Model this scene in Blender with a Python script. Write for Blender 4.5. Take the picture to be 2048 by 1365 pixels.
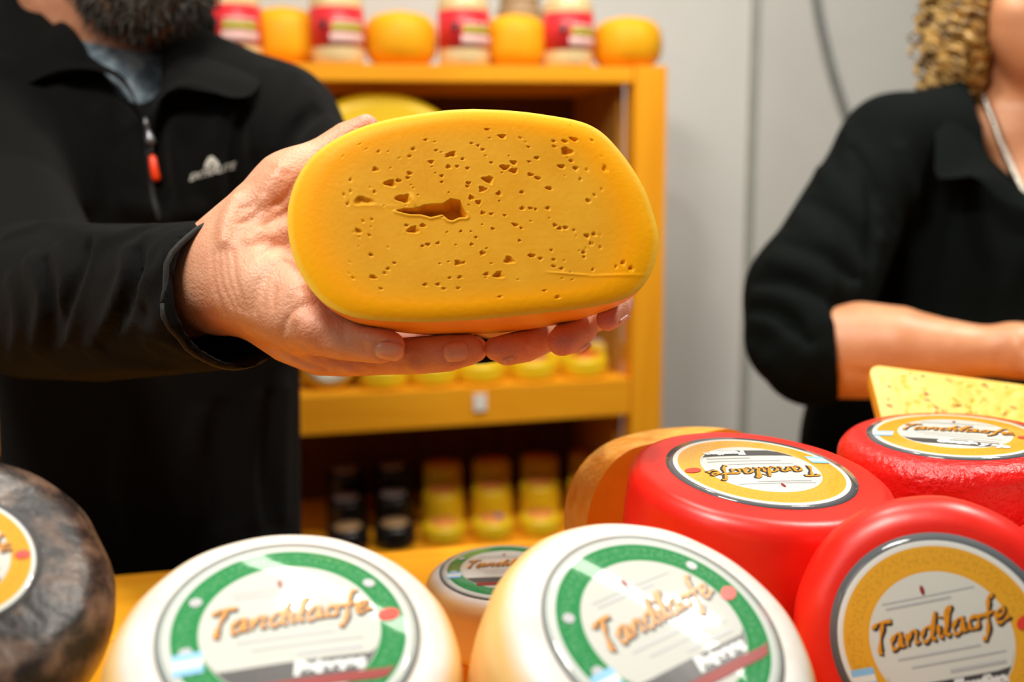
import bpy, bmesh, math, random
import numpy as np
from mathutils import Vector, Matrix

random.seed(7)
rng = np.random.default_rng(11)
for _o in list(bpy.data.objects):
    bpy.data.objects.remove(_o, do_unlink=True)
scene = bpy.context.scene
COL = scene.collection

# ------------------------------------------------------------------ camera
FPX = 1950.0                      # focal length in pixels of the 2048 px wide frame
CAM = np.array([0.0, 0.0, 1.45])
_p, _r = math.radians(10.0), math.radians(0.63)
_F = np.array([0, math.cos(_p), -math.sin(_p)])
_R0 = np.array([1.0, 0, 0])
_U0 = np.array([0, math.sin(_p), math.cos(_p)])
_R = _R0 * math.cos(_r) - _U0 * math.sin(_r)
_U = _U0 * math.cos(_r) + _R0 * math.sin(_r)
cam_data = bpy.data.cameras.new('camera')
cam_data.sensor_fit = 'HORIZONTAL'
cam_data.sensor_width = 36.0
cam_data.lens = 36.0 * FPX / 2048.0
cam_data.clip_start = 0.02
cam_data.dof.use_dof = True
cam_data.dof.focus_distance = 0.585
cam_data.dof.aperture_fstop = 3.8
cam = bpy.data.objects.new('camera', cam_data)
COL.objects.link(cam)
cam.matrix_world = Matrix([[_R[i], _U[i], -_F[i], CAM[i]] for i in range(3)] + [[0, 0, 0, 1]])
scene.camera = cam

# ------------------------------------------------------------------ world, lamps, exposure
world = bpy.data.worlds.new('world')
scene.world = world
world.use_nodes = True
world.node_tree.nodes['Background'].inputs[0].default_value = (0.92, 0.95, 1.0, 1)
world.node_tree.nodes['Background'].inputs[1].default_value = 0.05


def area_light(name, loc, target, sx, sy, power, color=(1, 0.95, 0.86), spread=180):
    l = bpy.data.lights.new(name, 'AREA')
    l.shape = 'RECTANGLE'
    l.size, l.size_y, l.energy, l.color = sx, sy, power, color
    l.spread = math.radians(spread)
    o = bpy.data.objects.new(name, l)
    COL.objects.link(o)
    o.location = loc
    d = Vector(target) - Vector(loc)
    o.rotation_euler = d.to_track_quat('-Z', 'Y').to_euler()
    return o


area_light('stall_lamp', (-0.42, 0.22, 2.60), (0.0, 0.70, 1.2), 0.40, 0.28, 17)
for _n, _x, _y in (('ceiling_tube_a', 0.885, 1.09), ('ceiling_tube_b', 0.955, 1.02)):
    _t = area_light(_n, (_x, _y, 2.62), (_x, _y, 0.0), 0.20, 0.035, 6.5)
    _t.rotation_euler = (0, 0, math.radians(30))
area_light('ceiling_spot', (-0.09, 1.18, 2.62), (-0.05, 0.9, 1.1), 0.10, 0.10, 6.5)
area_light('wall_fill', (0.5, 1.25, 2.85), (0.9, 2.3, 1.3), 1.8, 0.2, 14.5)  # added light, no visible fitting: brightens the back wall
area_light('fill_panel', (-1.7, -0.7, 2.6), (0.0, 0.8, 1.2), 0.9, 0.9, 6)  # added soft fill from behind the camera, not a known fixture
vs = scene.view_settings
vs.view_transform = 'Standard'
vs.look = 'None'
vs.exposure = 0.36
vs.gamma = 1.0
vs.use_curve_mapping = False


# ------------------------------------------------------------------ pixel / depth helpers (measuring from the photograph)
def P(px, py, d):
    return CAM + d * (_F + (px - 1024.0) / FPX * _R - (py - 682.5) / FPX * _U)


def ray(px, py):
    v = _F + (px - 1024.0) / FPX * _R - (py - 682.5) / FPX * _U
    return v


def hit_plane(px, py, o, n):
    v = ray(px, py)
    t = np.dot(o - CAM, n) / np.dot(v, n)
    return CAM + t * v


def unit(v):
    v = np.asarray(v, float)
    return v / np.linalg.norm(v)


# ------------------------------------------------------------------ materials
def _nodes(m):
    m.use_nodes = True
    nt = m.node_tree
    return nt, nt.nodes, nt.links, nt.nodes['Principled BSDF']


def mat(name, c1, c2=None, scale=40, rough=0.5, bump=0.0, bscale=None, sss=0.0, sssr=(1, .35, .15), sheen=0.0,
        coat=0.0, metal=0.0, detail=4, lo=0.35, hi=0.65, stretch=None, attr=None, attr_ramp=None, spec=0.5, transm=0.0):
    m = bpy.data.materials.new(name)
    nt, N, L, b = _nodes(m)
    b.inputs['Roughness'].default_value = rough
    b.inputs['Metallic'].default_value = metal
    b.inputs['Specular IOR Level'].default_value = spec
    b.inputs['Base Color'].default_value = (*c1, 1)
    if transm: b.inputs['Transmission Weight'].default_value = transm
    if sheen:
        b.inputs['Sheen Weight'].default_value = sheen
        b.inputs['Sheen Roughness'].default_value = 0.5
    if coat:
        b.inputs['Coat Weight'].default_value = coat
        b.inputs['Coat Roughness'].default_value = 0.12
    if sss:
        b.inputs['Subsurface Weight'].default_value = sss
        b.inputs['Subsurface Radius'].default_value = sssr
        b.inputs['Subsurface Scale'].default_value = 0.008
    tc = N.new('ShaderNodeTexCoord')
    vec = tc.outputs['Object']
    if stretch:
        mp = N.new('ShaderNodeMapping')
        mp.inputs['Scale'].default_value = stretch
        L.new(vec, mp.inputs['Vector'])
        vec = mp.outputs['Vector']
    col = None
    if c2 is not None:
        n = N.new('ShaderNodeTexNoise')
        n.inputs['Scale'].default_value = scale
        n.inputs['Detail'].default_value = detail
        n.inputs['Roughness'].default_value = 0.6
        L.new(vec, n.inputs['Vector'])
        r = N.new('ShaderNodeValToRGB')
        r.color_ramp.elements[0].position, r.color_ramp.elements[1].position = lo, hi
        r.color_ramp.elements[0].color = (*c1, 1)
        r.color_ramp.elements[1].color = (*c2, 1)
        L.new(n.outputs['Fac'], r.inputs['Fac'])
        col = r.outputs['Color']
    if attr:
        a = N.new('ShaderNodeAttribute')
        a.attribute_name = attr
        r2 = N.new('ShaderNodeValToRGB')
        els = r2.color_ramp.elements
        while len(els) > 1: els.remove(els[-1])
        for i, (p, c, al) in enumerate(attr_ramp):
            e = els[0] if i == 0 else els.new(p)
            e.position = p
            e.color = (*c, al)
        L.new(a.outputs['Fac'], r2.inputs['Fac'])
        if col is None:
            col = r2.outputs['Color']
        else:
            mx = N.new('ShaderNodeMix')
            mx.data_type = 'RGBA'
            L.new(r2.outputs['Alpha'], mx.inputs[0])
            L.new(col, mx.inputs[6])
            L.new(r2.outputs['Color'], mx.inputs[7])
            col = mx.outputs[2]
    if col is not None:
        L.new(col, b.inputs['Base Color'])
    if bump:
        n2 = N.new('ShaderNodeTexNoise')
        n2.inputs['Scale'].default_value = bscale or scale * 4
        n2.inputs['Detail'].default_value = 5
        L.new(vec, n2.inputs['Vector'])
        bp = N.new('ShaderNodeBump')
        bp.inputs['Strength'].default_value = bump
        bp.inputs['Distance'].default_value = 0.002
        L.new(n2.outputs['Fac'], bp.inputs['Height'])
        L.new(bp.outputs['Normal'], b.inputs['Normal'])
    return m


def wood(name, c1, c2, axis='x', rough=0.45):
    m = bpy.data.materials.new(name)
    nt, N, L, b = _nodes(m)
    b.inputs['Specular IOR Level'].default_value = 0.2
    b.inputs['Roughness'].default_value = rough
    tc = N.new('ShaderNodeTexCoord')
    mp = N.new('ShaderNodeMapping')
    s = {'x': (1.2, 14, 14), 'y': (14, 1.2, 14), 'z': (14, 14, 1.2)}[axis]
    mp.inputs['Scale'].default_value = s
    n = N.new('ShaderNodeTexNoise')
    n.inputs['Scale'].default_value = 2.2
    n.inputs['Detail'].default_value = 6
    n.inputs['Distortion'].default_value = 0.6
    r = N.new('ShaderNodeValToRGB')
    r.color_ramp.elements[0].position, r.color_ramp.elements[1].position = 0.3, 0.7
    r.color_ramp.elements[0].color, r.color_ramp.elements[1].color = (*c1, 1), (*c2, 1)
    L.new(tc.outputs['Object'], mp.inputs['Vector'])
    L.new(mp.outputs['Vector'], n.inputs['Vector'])
    L.new(n.outputs['Fac'], r.inputs['Fac'])
    L.new(r.outputs['Color'], b.inputs['Base Color'])
    bp = N.new('ShaderNodeBump')
    bp.inputs['Strength'].default_value = 0.15
    bp.inputs['Distance'].default_value = 0.002
    L.new(n.outputs['Fac'], bp.inputs['Height'])
    L.new(bp.outputs['Normal'], b.inputs['Normal'])
    return m


def label_mat(name, R, stops, tick=None):
    """printed paper disc: colour rings by radius (flat print), fine tick lettering round the ring"""
    m = bpy.data.materials.new(name)
    nt, N, L, b = _nodes(m)
    b.inputs['Roughness'].default_value = 0.55
    b.inputs['Specular IOR Level'].default_value = 0.2
    b.inputs['Coat Weight'].default_value = 0.8
    b.inputs['Coat Roughness'].default_value = 0.05
    tc = N.new('ShaderNodeTexCoord')
    sp = N.new('ShaderNodeSeparateXYZ')
    L.new(tc.outputs['Object'], sp.inputs[0])
    cb = N.new('ShaderNodeCombineXYZ')
    L.new(sp.outputs[0], cb.inputs[0])
    L.new(sp.outputs[1], cb.inputs[1])
    ln = N.new('ShaderNodeVectorMath')
    ln.operation = 'LENGTH'
    L.new(cb.outputs[0], ln.inputs[0])
    dv = N.new('ShaderNodeMath')
    dv.operation = 'DIVIDE'
    dv.inputs[1].default_value = R
    L.new(ln.outputs['Value'], dv.inputs[0])
    r = N.new('ShaderNodeValToRGB')
    r.color_ramp.interpolation = 'CONSTANT'
    els = r.color_ramp.elements
    while len(els) > 1: els.remove(els[-1])
    for i, (p, c) in enumerate(stops):
        e = els[0] if i == 0 else els.new(p)
        e.position = p
        e.color = (*c, 1)
    L.new(dv.outputs[0], r.inputs['Fac'])
    col = r.outputs['Color']
    if tick:
        tcol, r0, r1 = tick
        at = N.new('ShaderNodeMath')
        at.operation = 'ARCTAN2'
        L.new(sp.outputs[1], at.inputs[0])
        L.new(sp.outputs[0], at.inputs[1])
        cv = N.new('ShaderNodeCombineXYZ')
        L.new(at.outputs[0], cv.inputs[0])
        L.new(dv.outputs[0], cv.inputs[1])
        nz = N.new('ShaderNodeTexNoise')
        nz.inputs['Scale'].default_value = 26
        nz.inputs['Detail'].default_value = 1
        L.new(cv.outputs[0], nz.inputs['Vector'])
        g1 = N.new('ShaderNodeMath'); g1.operation = 'GREATER_THAN'; g1.inputs[1].default_value = 0.54
        L.new(nz.outputs['Fac'], g1.inputs[0])
        g2 = N.new('ShaderNodeMath'); g2.operation = 'GREATER_THAN'; g2.inputs[1].default_value = r0
        L.new(dv.outputs[0], g2.inputs[0])
        g3 = N.new('ShaderNodeMath'); g3.operation = 'LESS_THAN'; g3.inputs[1].default_value = r1
        L.new(dv.outputs[0], g3.inputs[0])
        m1 = N.new('ShaderNodeMath'); m1.operation = 'MULTIPLY'
        m2 = N.new('ShaderNodeMath'); m2.operation = 'MULTIPLY'
        m3 = N.new('ShaderNodeMath'); m3.operation = 'MULTIPLY'; m3.inputs[1].default_value = 0.25
        L.new(g1.outputs[0], m1.inputs[0]); L.new(g2.outputs[0], m1.inputs[1])
        L.new(m1.outputs[0], m2.inputs[0]); L.new(g3.outputs[0], m2.inputs[1])
        L.new(m2.outputs[0], m3.inputs[0])
        mx = N.new('ShaderNodeMix'); mx.data_type = 'RGBA'
        L.new(m3.outputs[0], mx.inputs[0])
        L.new(col, mx.inputs[6])
        mx.inputs[7].default_value = (*tcol, 1)
        col = mx.outputs[2]
    L.new(col, b.inputs['Base Color'])
    return m


M = {}
M['wood'] = wood('honey_wood', (0.84, 0.32, 0.007), (0.94, 0.41, 0.014), rough=0.6)
M['wood_z'] = wood('honey_wood_upright', (0.84, 0.32, 0.007), (0.94, 0.40, 0.013), 'z', 0.6)
M['wood_dark'] = wood('dark_back_panel', (0.10, 0.04, 0.012), (0.15, 0.065, 0.02), 'z', 0.7)  # much darker brown than the boards and posts
M['wood_side'] = wood('brown_side_panel', (0.42, 0.19, 0.03), (0.52, 0.25, 0.045), 'z', 0.6)  # darker brown than the posts, for the inner sides
M['wall'] = mat('painted_wall', (0.70, 0.69, 0.65), (0.74, 0.73, 0.69), 3, 0.6, 0.05, 120)
M['wall2'] = mat('painted_wall_panel', (0.62, 0.61, 0.57), (0.66, 0.65, 0.61), 3, 0.6, 0.05, 120)
M['strip'] = mat('joint_strip', (0.36, 0.36, 0.32), (0.40, 0.40, 0.36), 20, 0.5)
M['floor'] = mat('stall_floor', (0.16, 0.15, 0.14), (0.22, 0.21, 0.2), 8, 0.7)
M['cord'] = mat('grey_cord', (0.20, 0.21, 0.20), (0.25, 0.26, 0.25), 30, 0.5)
M['fleece'] = mat('black_fleece', (0.0026, 0.0026, 0.0024), (0.0052, 0.0051, 0.0048), 600, 0.9, 0.5, 1800, sheen=0.035, spec=0.07)
M['fleece_edge'] = mat('black_binding', (0.012, 0.012, 0.012), (0.018, 0.018, 0.017), 300, 0.7, 0.2, 900, sheen=0.1, spec=0.3)
M['trousers'] = mat('dark_trousers', (0.012, 0.012, 0.016), (0.02, 0.02, 0.025), 200, 0.9)
M['shoe'] = mat('dark_shoe', (0.02, 0.018, 0.015), (0.03, 0.026, 0.02), 50, 0.5)
M['shirt_w'] = mat('black_cotton', (0.0016, 0.0030, 0.0028), (0.0028, 0.0046, 0.0043), 300, 0.85, 0.3, 900, spec=0.08)
M['tshirt'] = mat('grey_blue_print_cotton', (0.10, 0.135, 0.17), (0.25, 0.31, 0.35), 55, 0.9, 0.2, 900, detail=2, lo=.42, hi=.58)
M['skin'] = mat('weathered_skin', (0.70, 0.30, 0.165), (0.82, 0.44, 0.28), 45, 0.42, 0.42, 520, sss=0.10, lo=.3, hi=.7,
                attr='pink', attr_ramp=[(0.0, (0.62, 0.16, 0.20), 0.0), (1.0, (0.62, 0.16, 0.20), 0.75)])
M['skin_w'] = mat('tanned_skin', (0.60, 0.25, 0.115), (0.68, 0.32, 0.16), 25, 0.45, 0.12, 300, sss=0.15)
M['skin_neck'] = mat('ruddy_neck_skin', (0.42, 0.17, 0.085), (0.54, 0.24, 0.13), 40, 0.5, 0.2, 250, sss=0.1)
M['nail'] = mat('finger_nail', (0.76, 0.40, 0.29), (0.82, 0.47, 0.35), 90, 0.32, coat=0.1)
M['beard'] = mat('grizzled_beard', (0.018, 0.014, 0.01), (0.07, 0.06, 0.045), 220, 0.6)
M['hair'] = mat('dark_hair', (0.02, 0.014, 0.01), (0.04, 0.03, 0.02), 120, 0.6)
M['blonde'] = mat('blonde_hair', (0.12, 0.06, 0.012), (0.66, 0.42, 0.12), 55, 0.45, lo=.4, hi=.62)
M['eye'] = mat('eye_white', (0.75, 0.72, 0.68), None, rough=0.15)
M['iris'] = mat('eye_iris', (0.06, 0.035, 0.02), None, rough=0.1)
M['lip'] = mat('lips', (0.48, 0.16, 0.12), None, rough=0.4)
M['silver'] = mat('silver_chain', (0.72, 0.68, 0.6), None, rough=0.25, metal=1.0)
M['zip_metal'] = mat('grey_zip_pull', (0.22, 0.22, 0.24), None, rough=0.3, metal=0.6)
M['zip_tab'] = mat('orange_zip_tab', (0.95, 0.055, 0.004), None, rough=0.4)
M['logo'] = mat('white_thread_print', (0.62, 0.62, 0.56), None, rough=0.6)
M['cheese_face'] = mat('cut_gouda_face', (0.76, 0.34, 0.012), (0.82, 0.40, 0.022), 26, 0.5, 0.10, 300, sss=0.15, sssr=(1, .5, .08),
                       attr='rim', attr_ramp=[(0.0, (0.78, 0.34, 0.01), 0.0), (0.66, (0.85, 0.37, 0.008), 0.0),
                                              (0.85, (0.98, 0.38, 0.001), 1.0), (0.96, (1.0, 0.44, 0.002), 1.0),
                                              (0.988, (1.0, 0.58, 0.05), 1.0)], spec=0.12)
M['cheese_rind'] = mat('gouda_rind', (0.88, 0.32, 0.006), (0.94, 0.40, 0.012), 30, 0.4, 0.1, 90, coat=0.1, spec=0.3)
M['cut_face2'] = mat('orange_cut_face', (0.90, 0.33, 0.006), (0.95, 0.37, 0.008), 30, 0.4, 0.08, 200, sss=0.1, sssr=(1, .5, .08))
M['natural_rind'] = mat('mottled_yellow_rind', (0.86, 0.32, 0.012), (0.95, 0.52, 0.10), 55, 0.55, 0.5, 160, lo=.38, hi=.66)
M['herb_face'] = mat('herb_cheese_face', (0.93, 0.58, 0.075), (0.90, 0.50, 0.03), 55, 0.45, 0.3, 120, lo=.45, hi=.62)
M['herb_rind'] = mat('herb_cheese_rind', (0.92, 0.38, 0.01), (0.95, 0.45, 0.03), 40, 0.4)
M['herb'] = mat('herb_fleck', (0.10, 0.075, 0.015), (0.36, 0.10, 0.03), 90, 0.7)
M['white_rind'] = mat('ivory_rind', (0.74, 0.68, 0.60), (0.84, 0.81, 0.78), 26, 0.42, 0.18, 70, sss=0.1, sssr=(1, .8, .5),
                      attr='edge', attr_ramp=[(0.0, (0.90, 0.58, 0.18), 0.0), (0.30, (0.90, 0.58, 0.15), 0.0), (0.72, (0.90, 0.52, 0.11), 0.85)])
M['red_wax'] = mat('red_wax', (0.82, 0.012, 0.005), (0.88, 0.02, 0.008), 30, 0.36, 0.12, 60, spec=0.6)
M['red_wax_rough'] = mat('pebbled_red_wax', (0.76, 0.010, 0.008), (0.82, 0.016, 0.011), 30, 0.25, 0.9, 210, spec=0.6)
M['dark_rind'] = mat('dark_mottled_rind', (0.012, 0.008, 0.007), (0.17, 0.10, 0.065), 52, 0.36, 0.8, 60, lo=.45, hi=.66, attr='edge', attr_ramp=[(0.0, (0.30, 0.17, 0.06), 0.0), (0.7, (0.30, 0.17, 0.06), 0.0), (1.0, (0.30, 0.17, 0.06), 0.55)])
M['yellow_wax'] = mat('yellow_wax', (0.90, 0.40, 0.006), (0.93, 0.45, 0.01), 20, 0.5, spec=0.25)
M['yellow_bright'] = mat('bright_yellow_wax', (0.88, 0.56, 0.01), (0.92, 0.62, 0.015), 20, 0.35)
M['paper'] = mat('label_paper', (0.84, 0.84, 0.78), None, rough=0.4)
M['cream'] = mat('cream_filling', (0.84, 0.62, 0.30), (0.88, 0.68, 0.36), 40, 0.25, coat=0.5)
M['red_paper'] = mat('red_jar_label', (0.72, 0.02, 0.03), (0.78, 0.03, 0.04), 20, 0.4)
M['pink_paper'] = mat('pale_jar_label', (0.80, 0.50, 0.45), None, rough=0.4)
M['olive_print'] = mat('olive_print', (0.52, 0.46, 0.05), None, rough=0.4)
M['cream_lid'] = mat('cream_lid', (0.80, 0.66, 0.42), None, rough=0.35)
M['orange_paper'] = mat('orange_label', (0.93, 0.28, 0.05), (0.95, 0.38, 0.09), 60, 0.4)
M['blue_paper'] = mat('blue_print', (0.12, 0.14, 0.35), None, rough=0.4)
M['grey_paper'] = mat('grey_print', (0.42, 0.43, 0.44), None, rough=0.5)
M['black_jar'] = mat('black_jar', (0.008, 0.008, 0.008), None, rough=0.25)
M['brown_paper'] = mat('brown_label', (0.40, 0.25, 0.12), None, rough=0.5)
M['ink_orange'] = mat('orange_script_ink', (0.78, 0.30, 0.012), None, rough=0.35)
M['ink_dark'] = mat('dark_ink', (0.035, 0.035, 0.04), None, rough=0.4)
M['ink_grey'] = mat('pale_grey_ink', (0.50, 0.51, 0.52), None, rough=0.4)
M['ink_white'] = mat('white_ink', (0.80, 0.81, 0.80), None, rough=0.4)
M['band_grey'] = mat('charcoal_band', (0.075, 0.072, 0.07), None, rough=0.35)
M['stripe_red'] = mat('dark_red_stripe', (0.30, 0.02, 0.015), None, rough=0.4)
M['badge_red'] = mat('red_badge', (0.78, 0.055, 0.03), None, rough=0.4)
M['sky_blue'] = mat('sky_blue_print', (0.28, 0.58, 0.88), None, rough=0.4)
M['tag'] = mat('white_tag', (0.85, 0.82, 0.74), None, rough=0.5)


# ------------------------------------------------------------------ object helpers
def setp(o, label=None, cat=None, group=None, kind=None):
    if label: o['label'] = label
    if cat: o['category'] = cat
    if group: o['group'] = group
    if kind: o['kind'] = kind
    return o


def empty(name, loc=(0, 0, 0), label=None, cat=None, group=None, mw=None):
    o = bpy.data.objects.new(name, None)
    o.empty_display_size = 0.02
    COL.objects.link(o)
    o.location = loc
    if mw is not None: o.matrix_world = mw
    return setp(o, label, cat, group)


def mesh_obj(name, verts, faces, m, parent=None, smooth=True, loc=None, mw=None):
    me = bpy.data.meshes.new(name)
    me.from_pydata([tuple(map(float, v)) for v in verts], [], [tuple(int(i) for i in f) for f in faces])
    if smooth and len(me.polygons):
        me.polygons.foreach_set('use_smooth', [True] * len(me.polygons))
    if m is not None: me.materials.append(m)
    me.update()
    o = bpy.data.objects.new(name, me)
    COL.objects.link(o)
    if parent: o.parent = parent
    if loc is not None: o.location = loc
    if mw is not None: o.matrix_world = mw
    return o


def world_child(name, verts, faces, m, parent, smooth=True):
    """mesh given in world coordinates, parented to an unrotated or rotated empty"""
    inv = parent.matrix_basis.inverted()
    vs_ = [inv @ Vector(map(float, v)) for v in verts]
    return mesh_obj(name, vs_, faces, m, parent, smooth)


def fast_mesh(name, V, Q, m, parent=None):
    me = bpy.data.meshes.new(name)
    nv, nq = len(V), len(Q)
    me.vertices.add(nv)
    me.vertices.foreach_set('co', np.asarray(V, np.float32).ravel())
    me.loops.add(nq * 4)
    me.loops.foreach_set('vertex_index', np.asarray(Q, np.int32).ravel())
    me.polygons.add(nq)
    me.polygons.foreach_set('loop_start', np.arange(0, nq * 4, 4, dtype=np.int32))
    me.polygons.foreach_set('use_smooth', np.ones(nq, bool))
    me.update(calc_edges=True)
    me.validate()
    if m is not None: me.materials.append(m)
    o = bpy.data.objects.new(name, me)
    COL.objects.link(o)
    if parent: o.parent = parent
    return o


def add_attr(o, name, vals):
    a = o.data.attributes.new(name, 'FLOAT', 'POINT')
    a.data.foreach_set('value', np.asarray(vals, np.float32))


def box_vf(c, s, bev=0.0):
    bm = bmesh.new()
    bmesh.ops.create_cube(bm, size=1.0)
    for v in bm.verts:
        v.co = Vector((v.co.x * s[0] + c[0], v.co.y * s[1] + c[1], v.co.z * s[2] + c[2]))
    if bev:
        bmesh.ops.bevel(bm, geom=list(bm.edges), offset=bev, segments=2, profile=0.7, affect='EDGES')
    bm.verts.index_update()
    V = [v.co.copy() for v in bm.verts]
    Fc = [[v.index for v in f.verts] for f in bm.faces]
    bm.free()
    return V, Fc


def box(name, c, s, m, parent=None, bev=0.003):
    V, Fc = box_vf(c, s, bev)
    return mesh_obj(name, V, Fc, m, parent, smooth=False)


def lathe_vf(prof, n=64, wob=None):
    """prof: list of (r, z) from top axis to bottom axis"""
    V, Fc = [], []
    rows = []
    for r, z in prof:
        if r < 1e-6:
            rows.append([len(V)])
            V.append((0, 0, z))
        else:
            row = []
            for k in range(n):
                a = 2 * math.pi * k / n
                rr, zz = r, z
                if wob: rr, zz = wob(r, z, a)
                row.append(len(V))
                V.append((rr * math.cos(a), rr * math.sin(a), zz))
            rows.append(row)
    for a, b in zip(rows[:-1], rows[1:]):
        for k in range(n):
            k2 = (k + 1) % n
            if len(a) == 1 and len(b) == 1: continue
            if len(a) == 1: Fc.append([a[0], b[k], b[k2]])
            elif len(b) == 1: Fc.append([a[k], b[0], a[k2]])
            else: Fc.append([a[k], b[k], b[k2], a[k2]])
    return V, Fc


def catmull(pts, n=8, closed=False):
    pts = [np.asarray(p, float) for p in pts]
    out = []
    N_ = len(pts)
    rngi = range(N_ if closed else N_ - 1)
    for i in rngi:
        p0 = pts[(i - 1) % N_] if closed or i > 0 else 2 * pts[0] - pts[1]
        p1, p2 = pts[i % N_], pts[(i + 1) % N_]
        p3 = pts[(i + 2) % N_] if closed or i + 2 < N_ else 2 * pts[-1] - pts[-2]
        for j in range(n):
            t = j / n
            out.append(0.5 * ((2 * p1) + (p2 - p0) * t + (2 * p0 - 5 * p1 + 4 * p2 - p3) * t * t + (3 * p1 - p0 - 3 * p2 + p3) * t ** 3))
    if not closed: out.append(pts[-1])
    return out


def resample(pts, n):
    pts = np.asarray(pts, float)
    s = np.r_[0, np.cumsum(np.linalg.norm(np.diff(pts, axis=0), axis=1))]
    t = np.linspace(0, s[-1], n)
    return np.stack([np.interp(t, s, pts[:, k]) for k in range(pts.shape[1])], 1)


def tube_vf(pts, rad, seg=8, off=0):
    """closed-ended tube along 3D points with per-point radius"""
    pts = [np.asarray(p, float) for p in pts]
    n = len(pts)
    if not hasattr(rad, '__len__'): rad = [rad] * n
    V, Fc = [], []
    prev = None
    for i, p in enumerate(pts):
        t = unit(pts[min(i + 1, n - 1)] - pts[max(i - 1, 0)])
        if prev is None:
            a = np.array([0, 0, 1.0]) if abs(t[2]) < 0.9 else np.array([1.0, 0, 0])
            u = unit(np.cross(t, a))
        else:
            u = unit(prev - t * np.dot(prev, t))
        prev = u
        w = np.cross(t, u)
        for k in range(seg):
            an = 2 * math.pi * k / seg
            V.append(p + rad[i] * (math.cos(an) * u + math.sin(an) * w))
    for i in range(n - 1):
        for k in range(seg):
            k2 = (k + 1) % seg
            Fc.append([off + i * seg + k, off + i * seg + k2, off + (i + 1) * seg + k2, off + (i + 1) * seg + k])
    Fc.append([off + k for k in range(seg)][::-1])
    Fc.append([off + (n - 1) * seg + k for k in range(seg)])
    return V, Fc


def text_vf(txt, size=1.0, extr=0.0, shear=0.0, offset=0.0):
    cu = bpy.data.curves.new('t', 'FONT')
    cu.body = txt
    cu.size = size
    cu.shear = shear
    cu.offset = offset
    cu.align_x, cu.align_y = 'CENTER', 'CENTER'
    cu.resolution_u = 3
    o = bpy.data.objects.new('t', cu)
    COL.objects.link(o)
    dg = bpy.context.evaluated_depsgraph_get()
    me = bpy.data.meshes.new_from_object(o.evaluated_get(dg))
    V = [tuple(v.co) for v in me.vertices]
    Fc = [list(p.vertices) for p in me.polygons]
    bpy.data.objects.remove(o)
    bpy.data.meshes.remove(me)
    bpy.data.curves.remove(cu)
    return V, Fc


# ------------------------------------------------------------------ signed distance modelling
class SDF:
    def __init__(self):
        self.ops = []

    def chain(self, pts, k=0.012, sub=False, inner_k=None, sc=None):
        """pts: (point, radius) list; sc: optional (centre, scale3) squashing the space first"""
        self.ops.append(('c', [(np.asarray(p, np.float32), float(r)) for p, r in pts], k, sub, sc))
        return self

    def half(self, o, n):
        self.ops.append(('h', np.asarray(o, np.float32), np.asarray(unit(n), np.float32)))
        return self

    def sub_sdf(self, other, k=0.004):
        self.ops.append(('s', other, k))
        return self

    def union(self, other, k=0.01):
        self.ops.append(('u', other, k))
        return self

    @staticmethod
    def _chain(p, pts):
        d = None
        for (a, ra), (b, rb) in zip(pts[:-1], pts[1:]):
            ba = b - a
            pa = p - a
            h = np.clip(pa @ ba / max(float(ba @ ba), 1e-12), 0, 1)
            q = np.sqrt(((pa - h[:, None] * ba) ** 2).sum(1)) - (ra + (rb - ra) * h)
            d = q if d is None else np.minimum(d, q)
        return d

    def __call__(self, p):
        p = np.asarray(p, np.float32)
        d = np.full(len(p), 10.0, np.float32)
        for op in self.ops:
            if op[0] == 'c':
                _, pts, k, sub, sc = op
                cen = np.mean([q for q, _ in pts], axis=0)
                rad = max(np.linalg.norm(q - cen) + r for q, r in pts)
                if sc is None:
                    m = ((p - cen) ** 2).sum(1) < (rad + max(k * 2, 0.05)) ** 2
                    if sub and not m.any(): continue
                    if m.all() or not sub and len(self.ops) < 3:
                        m = slice(None)
                    q = self._chain(p[m], pts)
                else:
                    m = slice(None)
                    c0, s3 = sc
                    c0 = np.asarray(c0, np.float32); s3 = np.asarray(s3, np.float32)
                    pp = (p - c0) / s3 + c0
                    q = self._chain(pp, pts) * float(min(s3))
                e = d[m]
                if sub:
                    q = -q
                    h = np.maximum(k - np.abs(e - q), 0) / max(k, 1e-9)
                    d[m] = np.maximum(e, q) + h * h * k * 0.25
                else:
                    h = np.maximum(k - np.abs(e - q), 0) / max(k, 1e-9)
                    d[m] = np.minimum(e, q) - h * h * k * 0.25
            elif op[0] == 'h':
                d = np.maximum(d, (p - op[1]) @ op[2])
            elif op[0] == 's':
                q = -op[1](p)
                k = op[2]
                h = np.maximum(k - np.abs(d - q), 0) / k
                d = np.maximum(d, q) + h * h * k * 0.25
            elif op[0] == 'u':
                q = op[1](p)
                k = op[2]
                h = np.maximum(k - np.abs(d - q), 0) / k
                d = np.minimum(d, q) - h * h * k * 0.25
        return d

    def hit(self, px, py, d0=0.4, d1=1.6, n=500):
        t = np.linspace(d0, d1, n)
        pts = CAM[None] + t[:, None] * ray(px, py)[None]
        f = self(pts)
        i = np.where(f < 0)[0]
        if len(i) == 0: return None
        i = i[0]
        if i == 0: return pts[0]
        a = f[i - 1] / (f[i - 1] - f[i])
        return pts[i - 1] + (pts[i] - pts[i - 1]) * a

    def grad(self, p, e=0.0008):
        q = np.repeat(np.asarray(p, float)[None], 6, 0)
        for k in range(3):
            q[2 * k, k] += e
            q[2 * k + 1, k] -= e
        f = self(q)
        return unit([f[0] - f[1], f[2] - f[3], f[4] - f[5]])


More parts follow.
